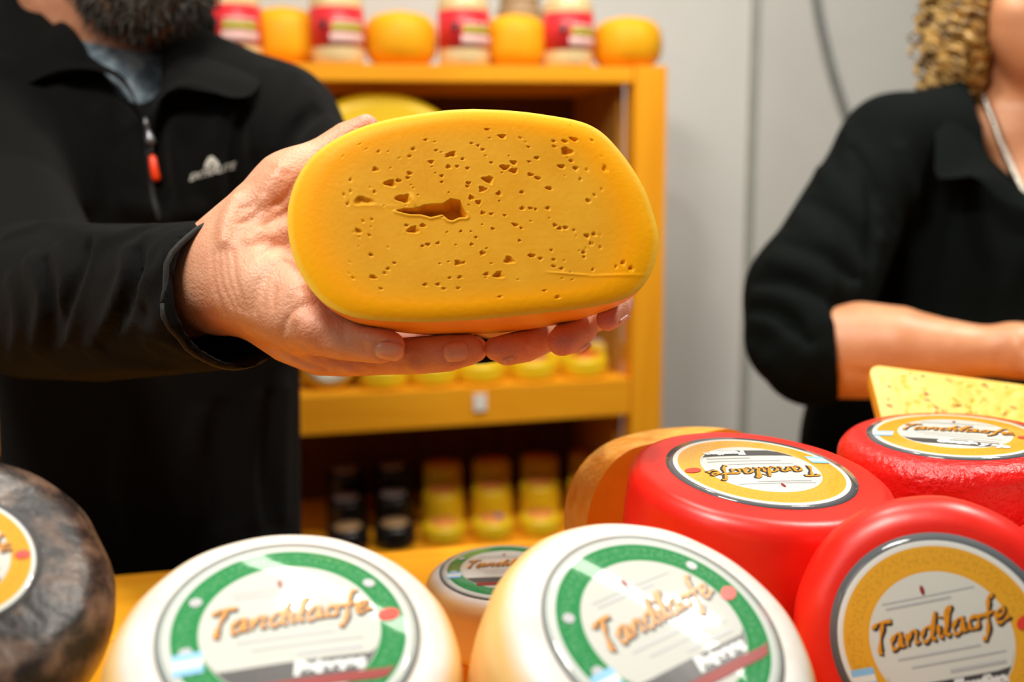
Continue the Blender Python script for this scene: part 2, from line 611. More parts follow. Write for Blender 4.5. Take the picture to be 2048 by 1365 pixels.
def sdf_mesh(f, lo, hi, h, B=8, smooth=1):
    lo = np.asarray(lo, float)
    nb = np.ceil((np.asarray(hi, float) - lo) / (h * B)).astype(int)
    cen = [lo[k] + (np.arange(nb[k]) + 0.5) * B * h - 0.5 * h for k in range(3)]
    G = np.stack(np.meshgrid(*cen, indexing='ij'), -1).reshape(-1, 3)
    fc = f(G)
    act = np.abs(fc) < B * h * 0.87 * 2.0
    sh = tuple(nb * B)
    Fg = np.repeat(np.repeat(np.repeat(np.sign(fc).reshape(nb), B, 0), B, 1), B, 2).astype(np.float32)
    ids = np.argwhere(act.reshape(nb))
    off = np.stack(np.meshgrid(*[np.arange(B)] * 3, indexing='ij'), -1).reshape(-1, 3)
    for s in range(0, len(ids), 2000):
        g = (ids[s:s + 2000, None, :] * B + off[None]).reshape(-1, 3)
        Fg[g[:, 0], g[:, 1], g[:, 2]] = f(lo + g * h)
    s = Fg < 0
    cnt = np.zeros(tuple(np.array(sh) - 1), np.uint8)
    for a in (0, 1):
        for b in (0, 1):
            for c in (0, 1):
                cnt += s[a:sh[0] - 1 + a, b:sh[1] - 1 + b, c:sh[2] - 1 + c]
    actc = (cnt > 0) & (cnt < 8)
    ci = np.argwhere(actc)
    idx = np.full(cnt.shape, -1, np.int32)
    idx[actc] = np.arange(len(ci))
    acc = np.zeros((len(ci), 3)); w = np.zeros(len(ci))
    cs = [(a, b, c) for a in (0, 1) for b in (0, 1) for c in (0, 1)]
    for A in cs:
        for k in range(3):
            if A[k]: continue
            Bc = list(A); Bc[k] = 1
            fa = Fg[ci[:, 0] + A[0], ci[:, 1] + A[1], ci[:, 2] + A[2]]
            fb = Fg[ci[:, 0] + Bc[0], ci[:, 1] + Bc[1], ci[:, 2] + Bc[2]]
            m = (fa < 0) != (fb < 0)
            t = fa[m] / (fa[m] - fb[m])
            pos = np.tile(np.array(A, float), (m.sum(), 1)); pos[:, k] += t
            acc[m] += pos; w[m] += 1
    V = lo + (ci + acc / w[:, None]) * h
    quads = []
    for k in range(3):
        e1, e2 = [(1, 2), (2, 0), (0, 1)][k]
        sl0 = [slice(1, -1)] * 3; sl1 = [slice(1, -1)] * 3
        sl0[k] = slice(0, -1); sl1[k] = slice(1, None)
        ch = s[tuple(sl0)] != s[tuple(sl1)]
        g = np.argwhere(ch)
        for j in range(3):
            if j != k: g[:, j] += 1
        ins = s[g[:, 0], g[:, 1], g[:, 2]]
        d1 = np.zeros(3, int); d1[e1] = 1
        d2 = np.zeros(3, int); d2[e2] = 1
        c00, c10, c11, c01 = g, g - d1, g - d1 - d2, g - d2
        q = np.stack([idx[c[:, 0], c[:, 1], c[:, 2]] for c in (c00, c10, c11, c01)], 1)
        q[~ins] = q[~ins][:, ::-1]
        quads.append(q)
    Q = np.concatenate(quads)
    Q = Q[(Q >= 0).all(1)]
    for _ in range(smooth):
        A_ = np.zeros_like(V); W_ = np.zeros(len(V))
        for i in range(4):
            j = (i + 1) % 4
            np.add.at(A_, Q[:, i], V[Q[:, j]]); np.add.at(W_, Q[:, i], 1)
            np.add.at(A_, Q[:, j], V[Q[:, i]]); np.add.at(W_, Q[:, j], 1)
        V = 0.5 * V + 0.5 * A_ / np.maximum(W_, 1)[:, None]
    return V, Q


def pc(*pts):
    """chain from (px, py, depth, radius px)"""
    return [(P(a, b, d), r * d / FPX) for a, b, d, r in pts]


def stroke(f, pts, rpx, k, sub=False, sink=0.0, n=None, d0=0.4, d1=1.6, taper=True):
    """ridge or groove that follows the surface of f under a drawn line"""
    n = n or max(3, int(np.linalg.norm(np.diff(np.asarray(pts, float), axis=0), axis=1).sum() / 14))
    c = resample(catmull(pts, 6), n)
    out = []
    for i, (x, y) in enumerate(c):
        h = f.hit(x, y, d0, d1)
        if h is None: continue
        g = f.grad(h)
        d = float(np.dot(h - CAM, _F))
        t = i / max(n - 1, 1)
        tp = (0.12 + 0.88 * math.sin(math.pi * min(max(t, 0.02), 0.98))) if taper else 1.0
        r = rpx * d / FPX * tp
        out.append((h - g * sink * r, r))
    if len(out) >= 2:
        return (out, k, sub)
    return None

# ------------------------------------------------------------------ the setting: wall, floor, cord
YAW = math.radians(12.0)
SE = np.array([math.cos(YAW), math.sin(YAW), 0])
SG = np.array([-math.sin(YAW), math.cos(YAW), 0])
SO = P(1335, 130, 2.0)
SO0 = np.array([SO[0], SO[1], 0.0])


def SL(px, py, t=0.0):
    q = hit_plane(px, py, SO + SG * t, SG) - SO0
    return np.array([q @ SE, q @ SG, q[2]])


def LW(x, y, z):
    return SO0 + x * SE + y * SG + np.array([0, 0, z])


def shelf_frame(name, loc, label, cat, group=None):
    o = empty(name, tuple(loc), label, cat, group)
    o.rotation_euler = (0, 0, YAW)
    return o


WT = 0.50                                   # wall distance behind the shelf front
zf = 3.0
jx = SL(1492, 500, WT)[0]
wl = mesh_obj('wall_back', *box_vf(((jx - 2.6) / 2 - 0.0, WT + 0.03, zf / 2), (jx + 2.6, 0.06, zf)), M['wall'], smooth=False)
wl.location = tuple(SO0); wl.rotation_euler = (0, 0, YAW); setp(wl, kind='structure', label='pale painted wall panel behind the wooden shelf')
wr = mesh_obj('wall_right', *box_vf((jx + 1.1, WT + 0.034, zf / 2), (2.2, 0.06, zf)), M['wall2'], smooth=False)
wr.location = tuple(SO0); wr.rotation_euler = (0, 0, YAW); setp(wr, kind='structure', label='grey painted wall panel behind the woman')
tr = mesh_obj('trim_1', *box_vf((jx + 0.004, WT - 0.003, zf / 2), (0.022, 0.012, zf), 0.002), M['strip'], smooth=False)
tr.location = tuple(SO0); tr.rotation_euler = (0, 0, YAW); setp(tr, kind='structure', label='grey vertical joint strip between wall panels')
fl = mesh_obj('floor', *box_vf((0.2, 1.0, -0.02), (6.0, 5.4, 0.04)), M['floor'], smooth=False)
setp(fl, kind='structure')

cp = [SL(x, y, WT - 0.012) for x, y in ((1600, -330), (1618, -150), (1634, 0), (1650, 80), (1668, 150), (1692, 225), (1725, 330), (1790, 500))]
cpw = [LW(*c) for c in catmull(cp, 6)]
V, Fc = tube_vf(cpw, 0.0095, 10)
setp(mesh_obj('cable', V, Fc, M['cord']), 'grey cable hanging down the wall beside the woman', 'cable')

# ------------------------------------------------------------------ wooden shelf unit
x_in = SL(1266, 500)[0]                     # inner edge of right post
zt0, zt1 = SL(1300, 131)[2], SL(1300, 166)[2]
zm0, zm1 = SL(1150, 764)[2], SL(1150, 838)[2]
zb0 = SL(1000, 1092)[2]
XL = -1.42
DP = 0.40
unit_s = shelf_frame('shelf_unit', SO0, 'honey coloured wooden shelf unit stacked with cheeses against the wall', 'shelf')


def sbox(name, x0, x1, y0, y1, z0, z1, m, parent=unit_s, bev=0.004):
    return box(name, ((x0 + x1) / 2, (y0 + y1) / 2, (z0 + z1) / 2), (x1 - x0, y1 - y0, z1 - z0), m, parent, bev)


sbox('post', x_in, 0, 0, 0.06, 0, zt0, M['wood_z'])
sbox('post', XL - 0.07, XL, 0, 0.06, 0, zt0, M['wood_z'])
sbox('top_board', XL, x_in - 0.001, 0.004, DP, zt1, zt0 - 0.002, M['wood'])
sbox('shelf_board', XL, x_in - 0.001, 0.004, DP, zm1, zm0, M['wood'])
sbox('shelf_board', XL, x_in - 0.001, 0.004, DP, zb0 - 0.07, zb0, M['wood'])
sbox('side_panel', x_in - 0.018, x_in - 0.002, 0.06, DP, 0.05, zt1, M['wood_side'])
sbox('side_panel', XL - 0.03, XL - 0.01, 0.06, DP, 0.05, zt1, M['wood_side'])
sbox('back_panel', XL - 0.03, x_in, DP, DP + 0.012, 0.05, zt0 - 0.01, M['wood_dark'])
tg = SL(960, 805, 0)
tag_o = box('price_tag', (tg[0], -0.0005, tg[2]), (0.027, 0.004, 0.036), M['tag'], unit_s, 0.001)
setp(tag_o, 'small white tag on the shelf edge')


def wheel_prof(R, H, e, dome=0.0, n=7, top=None):
    """closed profile of a flat wheel, base at z = 0"""
    pr = [(0, H + dome)]
    for f in (0.15, 0.3, 0.45, 0.6, 0.72, 0.84, 0.93):
        r = f * (R - e)
        pr.append((r, H + dome * (1 - (r / (R - e)) ** 2)))
    for i in range(n + 1):
        a = math.pi / 2 * i / n
        pr.append((R - e + e * math.sin(a), H - e + e * math.cos(a)))
    for i in range(1, 4):
        pr.append((R + (0.012 * R) * math.sin(math.pi * i / 4), H - e - (H - 2 * e) * i / 4))
    for i in range(n + 1):
        a = math.pi / 2 * i / n
        pr.append((R - e + e * math.cos(a), e - e * math.sin(a)))
    for f in (0.8, 0.5, 0.2):
        pr.append((f * (R - e), 0))
    pr.append((0, 0))
    return pr


def disc_vf(R, z, n=40):
    V = [(0, 0, z)] + [(R * math.cos(2 * math.pi * k / n), R * math.sin(2 * math.pi * k / n), z) for k in range(n)]
    V += [(R * math.cos(2 * math.pi * k / n), R * math.sin(2 * math.pi * k / n), z - 0.002) for k in range(n)]
    Fc = [[0, 1 + k, 1 + (k + 1) % n] for k in range(n)]
    Fc += [[1 + k, 1 + n + k, 1 + n + (k + 1) % n, 1 + (k + 1) % n] for k in range(n)]
    return V, Fc


def ell_vf(rx, ry, z, n=28, cx=0, cy=0, rot=0):
    V = [(cx, cy, z)]
    for k in range(n):
        a = 2 * math.pi * k / n
        x, y = rx * math.cos(a), ry * math.sin(a)
        V.append((cx + x * math.cos(rot) - y * math.sin(rot), cy + x * math.sin(rot) + y * math.cos(rot), z))
    return V, [[0, 1 + k, 1 + (k + 1) % n] for k in range(n)]


# --- top of the shelf: plain yellow wheels and cream jars with red labels, alternating
def plain_wheel(px, base_t, Rpx, H, label, z, m=M['yellow_wax']):
    q = SL(px, 105, base_t)
    d = 2.0
    R = Rpx
    o = shelf_frame('yellow_cheese', LW(q[0], base_t, z), label, 'cheese', 'yellow cheese wheels on top of the shelf')
    V, Fc = lathe_vf(wheel_prof(R, H, min(R * 0.55, H * 0.44), 0.006), 40)
    mesh_obj('rind', V, Fc, m, o)
    return o


zt = zt0 - 0.001
for px, t, R, H, lb in ((372, 0.12, 0.070, 0.098, 'small yellow cheese wheel on shelf top, half hidden by the jar beside the man'),
                        (571, 0.12, 0.072, 0.112, 'small dull yellow cheese wheel set back between the first two jars'),
                        (802, 0.085, 0.0735, 0.1035, 'wide round yellow cheese wheel between jars above the shelf board'),
                        (1030, 0.09, 0.066, 0.104, 'narrower yellow cheese wheel squeezed between the last two jars'),
                        (1253, 0.08, 0.0745, 0.1015, 'flattened yellow cheese wheel at the corner end of the shelf top')):
    plain_wheel(px, t, R, H, lb, zt)


def jar(px, t, R, H, label, group='cream jars with red labels on the shelf top', red=True, z=None):
    q = SL(px, 105, t)
    o = shelf_frame('cream_jar' if red else 'brown_jar', LW(q[0], t, zt if z is None else z), label, 'jar', group)
    pr = [(0, H * 0.86), (R * 0.8, H * 0.86), (R * 0.82, H * 0.84), (R * 0.86, H * 0.80), (R * 0.99, H * 0.74), (R, H * 0.70), (R, 0.02), (R * 0.97, 0.006), (R * 0.9, 0), (0, 0)]
    V, Fc = lathe_vf(pr, 36)
    mesh_obj('glass_jar', V, Fc, M['cream'] if red else M['brown_paper'], o)
    V, Fc = lathe_vf([(0, H), (R * 0.84, H), (R * 0.88, H - 0.003), (R * 0.88, H * 0.87), (R * 0.84, H * 0.862), (0, H * 0.862)], 36)
    mesh_obj('lid', V, Fc, M['cream_lid'], o)

    def band(name, z0, z1, a0, a1, m, r, parent):
        n = 24
        Vb, Fb = [], []
        for k in range(n + 1):
            a = a0 + (a1 - a0) * k / n
            for zz, rr in ((z0, r), (z1, r), (z1, r - 0.0012), (z0, r - 0.0012)):
                Vb.append((rr * math.cos(a), rr * math.sin(a), zz))
        for k in range(n):
            for j in range(4):
                Fb.append([k * 4 + j, (k + 1) * 4 + j, (k + 1) * 4 + (j + 1) % 4, k * 4 + (j + 1) % 4])
        return mesh_obj(name, Vb, Fb, m, parent)
    D = math.radians
    if red:
        lb_ = band('label', 0.032, 0.105, D(175), D(400), M['red_paper'], R + 0.0012, o)
        band('pale_panel', 0.036, 0.056, D(248), D(330), M['pink_paper'], R + 0.002, lb_)
        band('title_print', 0.058, 0.072, D(252), D(326), M['olive_print'], R + 0.0022, lb_)
        band('white_print', 0.074, 0.080, D(255), D(322), M['pink_paper'], R + 0.0022, lb_)
        band('dark_mark', 0.062, 0.080, D(228), D(242), M['ink_dark'], R + 0.0022, lb_)
    return o


for px, t, rz, lb in ((470, 0.058, 0, 'cream jar with red label standing nearest the bearded man'),
                      (676, 0.058, 4, 'cream jar with red label left of the wide yellow wheel'),
                      (928, 0.058, 8, 'cream jar with red label right of the wide yellow wheel'),
                      (1136, 0.058, 10, 'cream jar with red label beside the corner end wheel')):
    j = jar(px, t, 0.0515, 0.168, lb)
    j.rotation_euler = (0, 0, YAW + math.radians(rz))
jar(1040, 0.24, 0.052, 0.185, 'brown jar standing behind the yellow wheels on the shelf top', 'brown jars', False)
jar(925, 0.26, 0.05, 0.18, 'brown jar at the back of the shelf top behind a red label jar', 'brown jars', False)

# --- upper compartment: big yellow wheel standing on edge
TW = 0.065
q = SL(762, 310, TW)
zst = zm0 + 4 * 0.0478
Rw = (SL(762, 187, TW)[2] - zst) / 2
bigw = empty('round_cheese', (0, 0, 0), 'big bright yellow cheese round stood on edge inside the shelf', 'cheese')
bigw.matrix_world = Matrix.Translation(LW(q[0], TW, zst + Rw)) @ Matrix.Rotation(YAW, 4, 'Z') @ Matrix.Rotation(math.radians(88), 4, 'X')
V, Fc = lathe_vf([(r, z - 0.035) for r, z in wheel_prof(Rw, 0.07, 0.025, 0.004)], 56)
mesh_obj('rind', V, Fc, M['yellow_bright'], bigw)
V, Fc = disc_vf(Rw * 0.62, 0.0405)
lbw = mesh_obj('label', V, Fc, M['orange_paper'], bigw)
V, Fc = ell_vf(Rw * 0.54, Rw * 0.54, 0.0412)
mesh_obj('label_centre', V, Fc, M['grey_paper'], lbw)


# --- middle shelf: rows of small flat yellow cheeses with printed labels on top
def small_flat(px, t, py, R, H, z, m, lm, label, group, sec=None, cat='cheese', name='small_round_cheese'):
    q = SL(px, py, t)
    o = shelf_frame(name, LW(q[0], t, z), label, cat, group)
    V, Fc = lathe_vf(wheel_prof(R, H, min(0.012, H * 0.4), 0.001), 32)
    mesh_obj('rind' if cat == 'cheese' else 'jar_body', V, Fc, m, o)
    V, Fc = disc_vf(R * 0.66, H + 0.0022, 28)
    l = mesh_obj('label', V, Fc, lm, o)
    if sec:
        V, Fc = ell_vf(R * 0.2, R * 0.3, H + 0.0028, 16, R * 0.3, 0.0)
        mesh_obj('label_print', V, Fc, sec, l)
    return o


g1 = 'small yellow cheeses on the middle shelf'
names1 = ['beside the white labelled cheese', 'second along the shelf edge', 'above the white shelf tag', 'with a red and blue label', 'next to the right post']
for i, (px, lm, sec) in enumerate(((768, M['pink_paper'], None), (868, M['orange_paper'], None), (962, M['yellow_wax'], None),
                                   (1066, M['badge_red'], M['blue_paper']), (1168, M['badge_red'], None))):
    small_flat(px, 0.065, 770, 0.051, 0.045, zm0, M['yellow_bright'], lm, 'small flat yellow cheese in the front row ' + names1[i], g1, sec)
for k in range(1, 4):
    small_flat(768, 0.065, 770, 0.051, 0.045, zm0 + k * 0.0478, M['yellow_bright'], M['pink_paper'], 'small flat yellow cheese stacked under the big yellow round, ' + ('', 'lowest of three', 'middle of three', 'topmost of three')[k], 'stack of small yellow cheeses')
for i, (px, lm) in enumerate(((690, M['pink_paper']), (800, M['orange_paper']), (905, M['pink_paper']), (1010, M['orange_paper']), (1112, M['orange_paper']), (1205, M['pink_paper']))):
    small_flat(px, 0.18, 730, 0.051, 0.052, zm0, M['yellow_bright'], lm, 'small flat yellow cheese, back row of middle shelf, ' + ('behind the white labelled cheese', 'second from the white labelled cheese', 'third from the white labelled cheese', 'third from the right post', 'second from the right post', 'against the right post')[i], 'small yellow cheeses in the back row')
# the one with a white label, stood up
q = SL(660, 770, 0.07)
ws = empty('small_round_cheese', (0, 0, 0), 'small yellow cheese stood on edge showing a white label', 'cheese')
ws.matrix_world = Matrix.Translation(LW(q[0], 0.075, zm0 + 0.0555)) @ Matrix.Rotation(YAW, 4, 'Z') @ Matrix.Rotation(math.radians(80), 4, 'X')
V, Fc = lathe_vf([(r, z - 0.02) for r, z in wheel_prof(0.056, 0.04, 0.012, 0.001)], 36)
mesh_obj('rind', V, Fc, M['yellow_bright'], ws)
V, Fc = disc_vf(0.046, 0.0222)
lw_ = mesh_obj('label', V, Fc, M['sky_blue'], ws)
V, Fc = ell_vf(0.038, 0.038, 0.0228)
mesh_obj('label_centre', V, Fc, M['paper'], lw_)

# --- bottom shelf: yellow cheeses with orange labels, black jars
gb = 'yellow cheeses with orange labels on the bottom shelf'
for r_, (t, H, nm) in enumerate(((0.06, 0.042, 'front row'), (0.175, 0.078, 'second row'), (0.29, 0.105, 'third row'))):
    for i, px in enumerate((888, 985, 1080, 1175)):
        small_flat(px, t, 1060, 0.047, H, zb0, M['yellow_bright'], M['orange_paper'],
                   'orange labelled yellow cheese, %s of bottom shelf, %s' % (nm, ('next to the black jars', 'second from the black jars', 'third from the black jars', 'nearest the right post')[i]), gb, M['blue_paper'] if (i == 1 and r_ == 0) else None)
for r_, (t, H, nm) in enumerate(((0.06, 0.050, 'front row'), (0.175, 0.076, 'second row'), (0.29, 0.105, 'third row'))):
    for i, px in enumerate((695, 790)):
        small_flat(px, t, 1060, 0.045, H, zb0, M['black_jar'], M['brown_paper'] if r_ == 0 else M['grey_paper'],
                   'black jar with %s lid, %s of bottom shelf, %s' % ('brown' if r_ == 0 else 'grey', nm, ('behind the man', 'next to the yellow cheeses')[i]), 'black jars on the bottom shelf', None, 'jar', 'black_jar')

# ------------------------------------------------------------------ counter the cheeses stand on
ZC = CAM[2] - 0.375
n_up = np.array([0, 0, 1.0])
cA = hit_plane(240, 1150, np.array([0, 0, ZC]), n_up)
cB = hit_plane(1090, 1076, np.array([0, 0, ZC]), n_up)
ce = unit(cB - cA)
cg = np.array([-ce[1], ce[0], 0])
cyaw = math.atan2(ce[1], ce[0])
mid = (cA + cB) / 2
counter = empty('display_counter', (mid[0], mid[1], 0), 'honey coloured wooden display counter under the cheese wheels', 'counter')
counter.rotation_euler = (0, 0, cyaw)
pw = 0.14
for i in range(5):
    box('plank', (0.15, -pw / 2 - i * pw, ZC - 0.015), (2.3, pw - 0.002, 0.03), M['wood'], counter, 0.002)
box('back_panel', (0.15, -0.03, (ZC - 0.03) / 2), (2.26, 0.02, ZC - 0.03), M['wood'], counter, 0.002)
for sx in (-0.95, 1.25):
    for sy in (-0.66, -0.08):
        box('leg', (sx, sy, (ZC - 0.03) / 2), (0.06, 0.06, ZC - 0.03), M['wood_z'], counter, 0.003)

# ------------------------------------------------------------------ cheese wheels on the counter
STROKES = {  # cursive letters as pen strokes, x advance last
    'T': ([[(0.0, 1.25), (0.35, 1.45), (1.0, 1.4)], [(0.55, 1.4), (0.42, 0.7), (0.35, 0.0), (0.5, -0.05)]], 0.9),
    'a': ([[(0.62, 0.62), (0.35, 0.72), (0.08, 0.42), (0.15, 0.05), (0.4, 0.05), (0.6, 0.6), (0.58, 0.1), (0.78, 0.05)]], 0.8),
    'n': ([[(0.05, 0.62), (0.12, 0.0)], [(0.12, 0.3), (0.35, 0.68), (0.55, 0.55), (0.55, 0.1), (0.75, 0.05)]], 0.78),
    'd': ([[(0.6, 0.6), (0.3, 0.68), (0.06, 0.35), (0.2, 0.02), (0.5, 0.2), (0.78, 1.35)], [(0.7, 0.9), (0.58, 0.1), (0.78, 0.05)]], 0.82),
    'i': ([[(0.1, 0.65), (0.12, 0.1), (0.32, 0.05)], [(0.17, 0.98), (0.2, 1.08)]], 0.36),
    'l': ([[(0.02, 0.1), (0.3, 1.0), (0.34, 1.4), (0.16, 1.2), (0.12, 0.2), (0.36, 0.04)]], 0.42),
    'o': ([[(0.4, 0.66), (0.1, 0.5), (0.12, 0.08), (0.45, 0.08), (0.55, 0.45), (0.4, 0.66), (0.75, 0.55)]], 0.72),
    'f': ([[(0.6, 1.3), (0.42, 1.42), (0.32, 0.9), (0.28, 0.0), (0.16, -0.6), (0.02, -0.45)], [(0.05, 0.55), (0.62, 0.65)]], 0.6),
    'e': ([[(0.1, 0.3), (0.5, 0.45), (0.4, 0.68), (0.12, 0.5), (0.12, 0.12), (0.4, 0.02), (0.75, 0.25)]], 0.75),
}


def script_vf(word, width, z, fat=0.11, y0=0.0, dx=0.0, dy=0.0, shear=0.25, slant=0.0):
    x = 0
    segs = []
    for ch in word:
        st, adv = STROKES[ch]
        for s in st:
            segs.append([(px + x + shear * py, py) for px, py in s])
        x += adv
    sc = width / x
    V, Fc = [], []
    for s in segs:
        c = np.array(catmull(s, 5))
        n = len(c)
        base = len(V)
        for i in range(n):
            t = c[min(i + 1, n - 1)] - c[max(i - 1, 0)]
            nrm = np.array([-t[1], t[0]]) / (np.linalg.norm(t) + 1e-9)
            f = fat * (0.75 + 0.35 * math.sin(i * 0.9))
            for sg in (1, -1):
                q = c[i] + sg * f * nrm
                V.append(((q[0] - x / 2) * sc + dx, (q[1] - 0.4) * sc + y0 + dy + slant * (q[0] - x / 2) * sc, z))
        for i in range(n - 1):
            Fc.append([base + 2 * i, base + 2 * i + 1, base + 2 * i + 3, base + 2 * i + 2])
    return V, Fc


def rect_vf(cx, cy, w, h, z, rot=0.0, clipR=None, n=14):
    V, Fc = [], []
    for i in range(n + 1):
        x = -w / 2 + w * i / n
        for y in (-h / 2, h / 2):
            X = cx + x * math.cos(rot) - y * math.sin(rot)
            Y = cy + x * math.sin(rot) + y * math.cos(rot)
            if clipR:
                rr = math.hypot(X, Y)
                if rr > clipR: X, Y = X * clipR / rr, Y * clipR / rr
            V.append((X, Y, z))
    for i in range(n):
        Fc.append([2 * i, 2 * i + 2, 2 * i + 3, 2 * i + 1])
    return V, Fc


def local_axes(px, py, nx, ny):
    """normal of a disc whose image-plane normal components are nx (right), ny (up)"""
    f = unit(ray(px, py))
    r = unit(np.cross(f, np.array([0, 0, 1.0])))
    r = unit(_R - f * np.dot(_R, f))
    u = np.cross(r, f)
    nz = math.sqrt(max(0.0, 1 - nx * nx - ny * ny))
    return unit(nx * r + ny * u - nz * f), r, u, f


WHEELS = {}


def labelled_wheel(key, name, px, py, d, Rl, nx, ny, spin, ratio, H, rind, style, label, band_txt=None, e=None, pebble=0.0, group=None, wobs=0.004, tag_on=True):
    nrm, r, u, f = local_axes(px, py, nx, ny)
    R = Rl * ratio
    e = e or H * 0.3
    # local x axis: reading direction of the label
    xr = unit(r - nrm * np.dot(r, nrm))
    yr = np.cross(nrm, xr)
    a = math.radians(spin)
    xa = xr * math.cos(a) + yr * math.sin(a)
    ya = np.cross(nrm, xa)
    top = P(px, py, d)
    dome = 0.0025
    base = top - nrm * (H + dome)
    mw = Matrix([[xa[i], ya[i], nrm[i], base[i]] for i in range(3)] + [[0, 0, 0, 1]])
    o = empty(name, (0, 0, 0), label, 'cheese', group, mw=mw)
    ph = random.random() * 9

    def wob(rr, zz, an):
        s = 1 + wobs * math.sin(3 * an + ph) + wobs * 0.8 * math.sin(7 * an + 2 * ph) + wobs * 0.5 * math.sin(13 * an + ph + zz * 40)
        return rr * s, zz
    prof = wheel_prof(R, H, e, dome, 9)
    V, Fc = lathe_vf(prof, 112, wob)
    ro = mesh_obj('rind', V, Fc, rind, o)
    ev = []
    for v in V:
        rr = math.hypot(v[0], v[1])
        ev.append(min(1.0, max(0.0, (rr / R - 0.80) / 0.2)) if v[2] > H * 0.5 else 1.0)
    add_attr(ro, 'edge', ev)
    # label: a thin shell that follows the slight dome
    zs = lambda rr: H + dome * (1 - (rr / (R - e)) ** 2) if rr < R - e else H - (rr - (R - e)) ** 2 / (2 * e)
    lift = 0.0006
    pr = [(0, zs(0) + lift)] + [(Rl * k / 10, zs(Rl * k / 10) + lift) for k in range(1, 11)] + [(Rl, zs(Rl) - 0.001)]
    Vl, Fl = lathe_vf(pr, 96)
    lo_ = mesh_obj('label', Vl, Fl, style['mat'](Rl), o)

    def put(nm, vf, m, lift2):
        Vp, Fp = vf
        Vp = [(x, y, zs(math.hypot(x, y)) + lift + lift2) for x, y, _ in Vp]
        return mesh_obj(nm, Vp, Fp, m, lo_, smooth=False)
    w = style['word']
    put('script_outline', script_vf(w, Rl * 1.26, 0, 0.15, Rl * 0.10, Rl * 0.012, -Rl * 0.012, slant=0.06), M['ink_dark'], 0.0003)
    put('script_lettering', script_vf(w, Rl * 1.26, 0, 0.09, Rl * 0.10, slant=0.06), M['ink_orange'], 0.0006)
    ci = style['inner']
    put('charcoal_band', rect_vf(0.12 * Rl, -0.43 * Rl, 2.0 * Rl, 0.16 * Rl, 0, 0, ci * Rl * 0.985), M['band_grey'], 0.0002)
    if style.get('stripe'):
        put('red_stripe', rect_vf(0.2 * Rl, -0.555 * Rl, 1.25 * Rl, 0.085 * Rl, 0, 0, 0.86 * Rl), M['stripe_red'], 0.0003)
    if band_txt:
        Vt, Ft = text_vf(band_txt, Rl * 0.155, shear=0.2, offset=0.0008)
        put('band_lettering', ([(x + 0.22 * Rl, y - 0.43 * Rl, 0) for x, y, _ in Vt], Ft), M['ink_white'], 0.0005)
    bx_, by_ = -0.77 * Rl, -0.22 * Rl
    for i, mm in enumerate((M['sky_blue'], M['paper'], M['sky_blue'])):
        put('flag_stripe', rect_vf(bx_, by_ + (1 - i) * 0.065 * Rl, 0.21 * Rl, 0.066 * Rl, 0, 0, None, 2), mm, 0.0004)
    put('red_badge', ell_vf(0.095 * Rl, 0.062 * Rl, 0, 20, 0.77 * Rl, 0.02 * Rl, 0.3), M['badge_red'], 0.0004)
    put('fine_print', rect_vf(-0.05 * Rl, -0.10 * Rl, 0.75 * Rl, 0.018 * Rl, 0), M['ink_grey'], 0.0002)
    put('fine_print', rect_vf(0.1 * Rl, -0.19 * Rl, 0.85 * Rl, 0.016 * Rl, 0), M['ink_grey'], 0.0002)
    put('fine_print', rect_vf(0.25 * Rl, -0.28 * Rl, 0.5 * Rl, 0.03 * Rl, 0), M['ink_grey'], 0.0002)
    put('horizon_line', rect_vf(0.0, 0.42 * Rl, 0.85 * Rl, 0.012 * Rl, 0), M['ink_grey'], 0.0002)
    put('horizon_line', rect_vf(-0.1 * Rl, 0.37 * Rl, 0.6 * Rl, 0.02 * Rl, 0), M['ink_grey'], 0.0002)
    put('small_emblem', ell_vf(0.02 * Rl, 0.045 * Rl, 0, 10, -0.03 * Rl, 0.48 * Rl), M['stripe_red'], 0.0003)
    if style.get('dots'):
        for aa in (150, 188, 30):
            rr = 0.79 * Rl
            put('round_mark', ell_vf(0.05 * Rl, 0.05 * Rl, 0, 16, rr * math.cos(math.radians(aa)), rr * math.sin(math.radians(aa))), M['ink_grey'], 0.0003)
    WHEELS[key] = dict(base=base, n=nrm, R=R, H=H, o=o, xa=xa, ya=ya, top=top)
    return o


GREEN = dict(mat=lambda R: label_mat('green_label', R, [(0, (0.64, 0.645, 0.59)), (0.685, (0.02, 0.27, 0.075)), (0.70, (0.012, 0.24, 0.06)),
                                                       (0.885, (0.62, 0.66, 0.62)), (0.955, (0.36, 0.40, 0.38)), (0.985, (0.05, 0.05, 0.055))],
                                    ((0.25, 0.50, 0.30), 0.74, 0.85)),
             word='Tandilaofe', inner=0.69, stripe=True, dots=True)
GOLD = dict(mat=lambda R: label_mat('gold_label', R, [(0, (0.70, 0.70, 0.64)), (0.635, (0.80, 0.38, 0.02)), (0.66, (0.82, 0.40, 0.025)),
                                                     (0.875, (0.80, 0.80, 0.76)), (0.925, (0.10, 0.11, 0.12))],
                                   ((0.40, 0.17, 0.01), 0.70, 0.84)),
            word='Tandilaofe', inner=0.63)

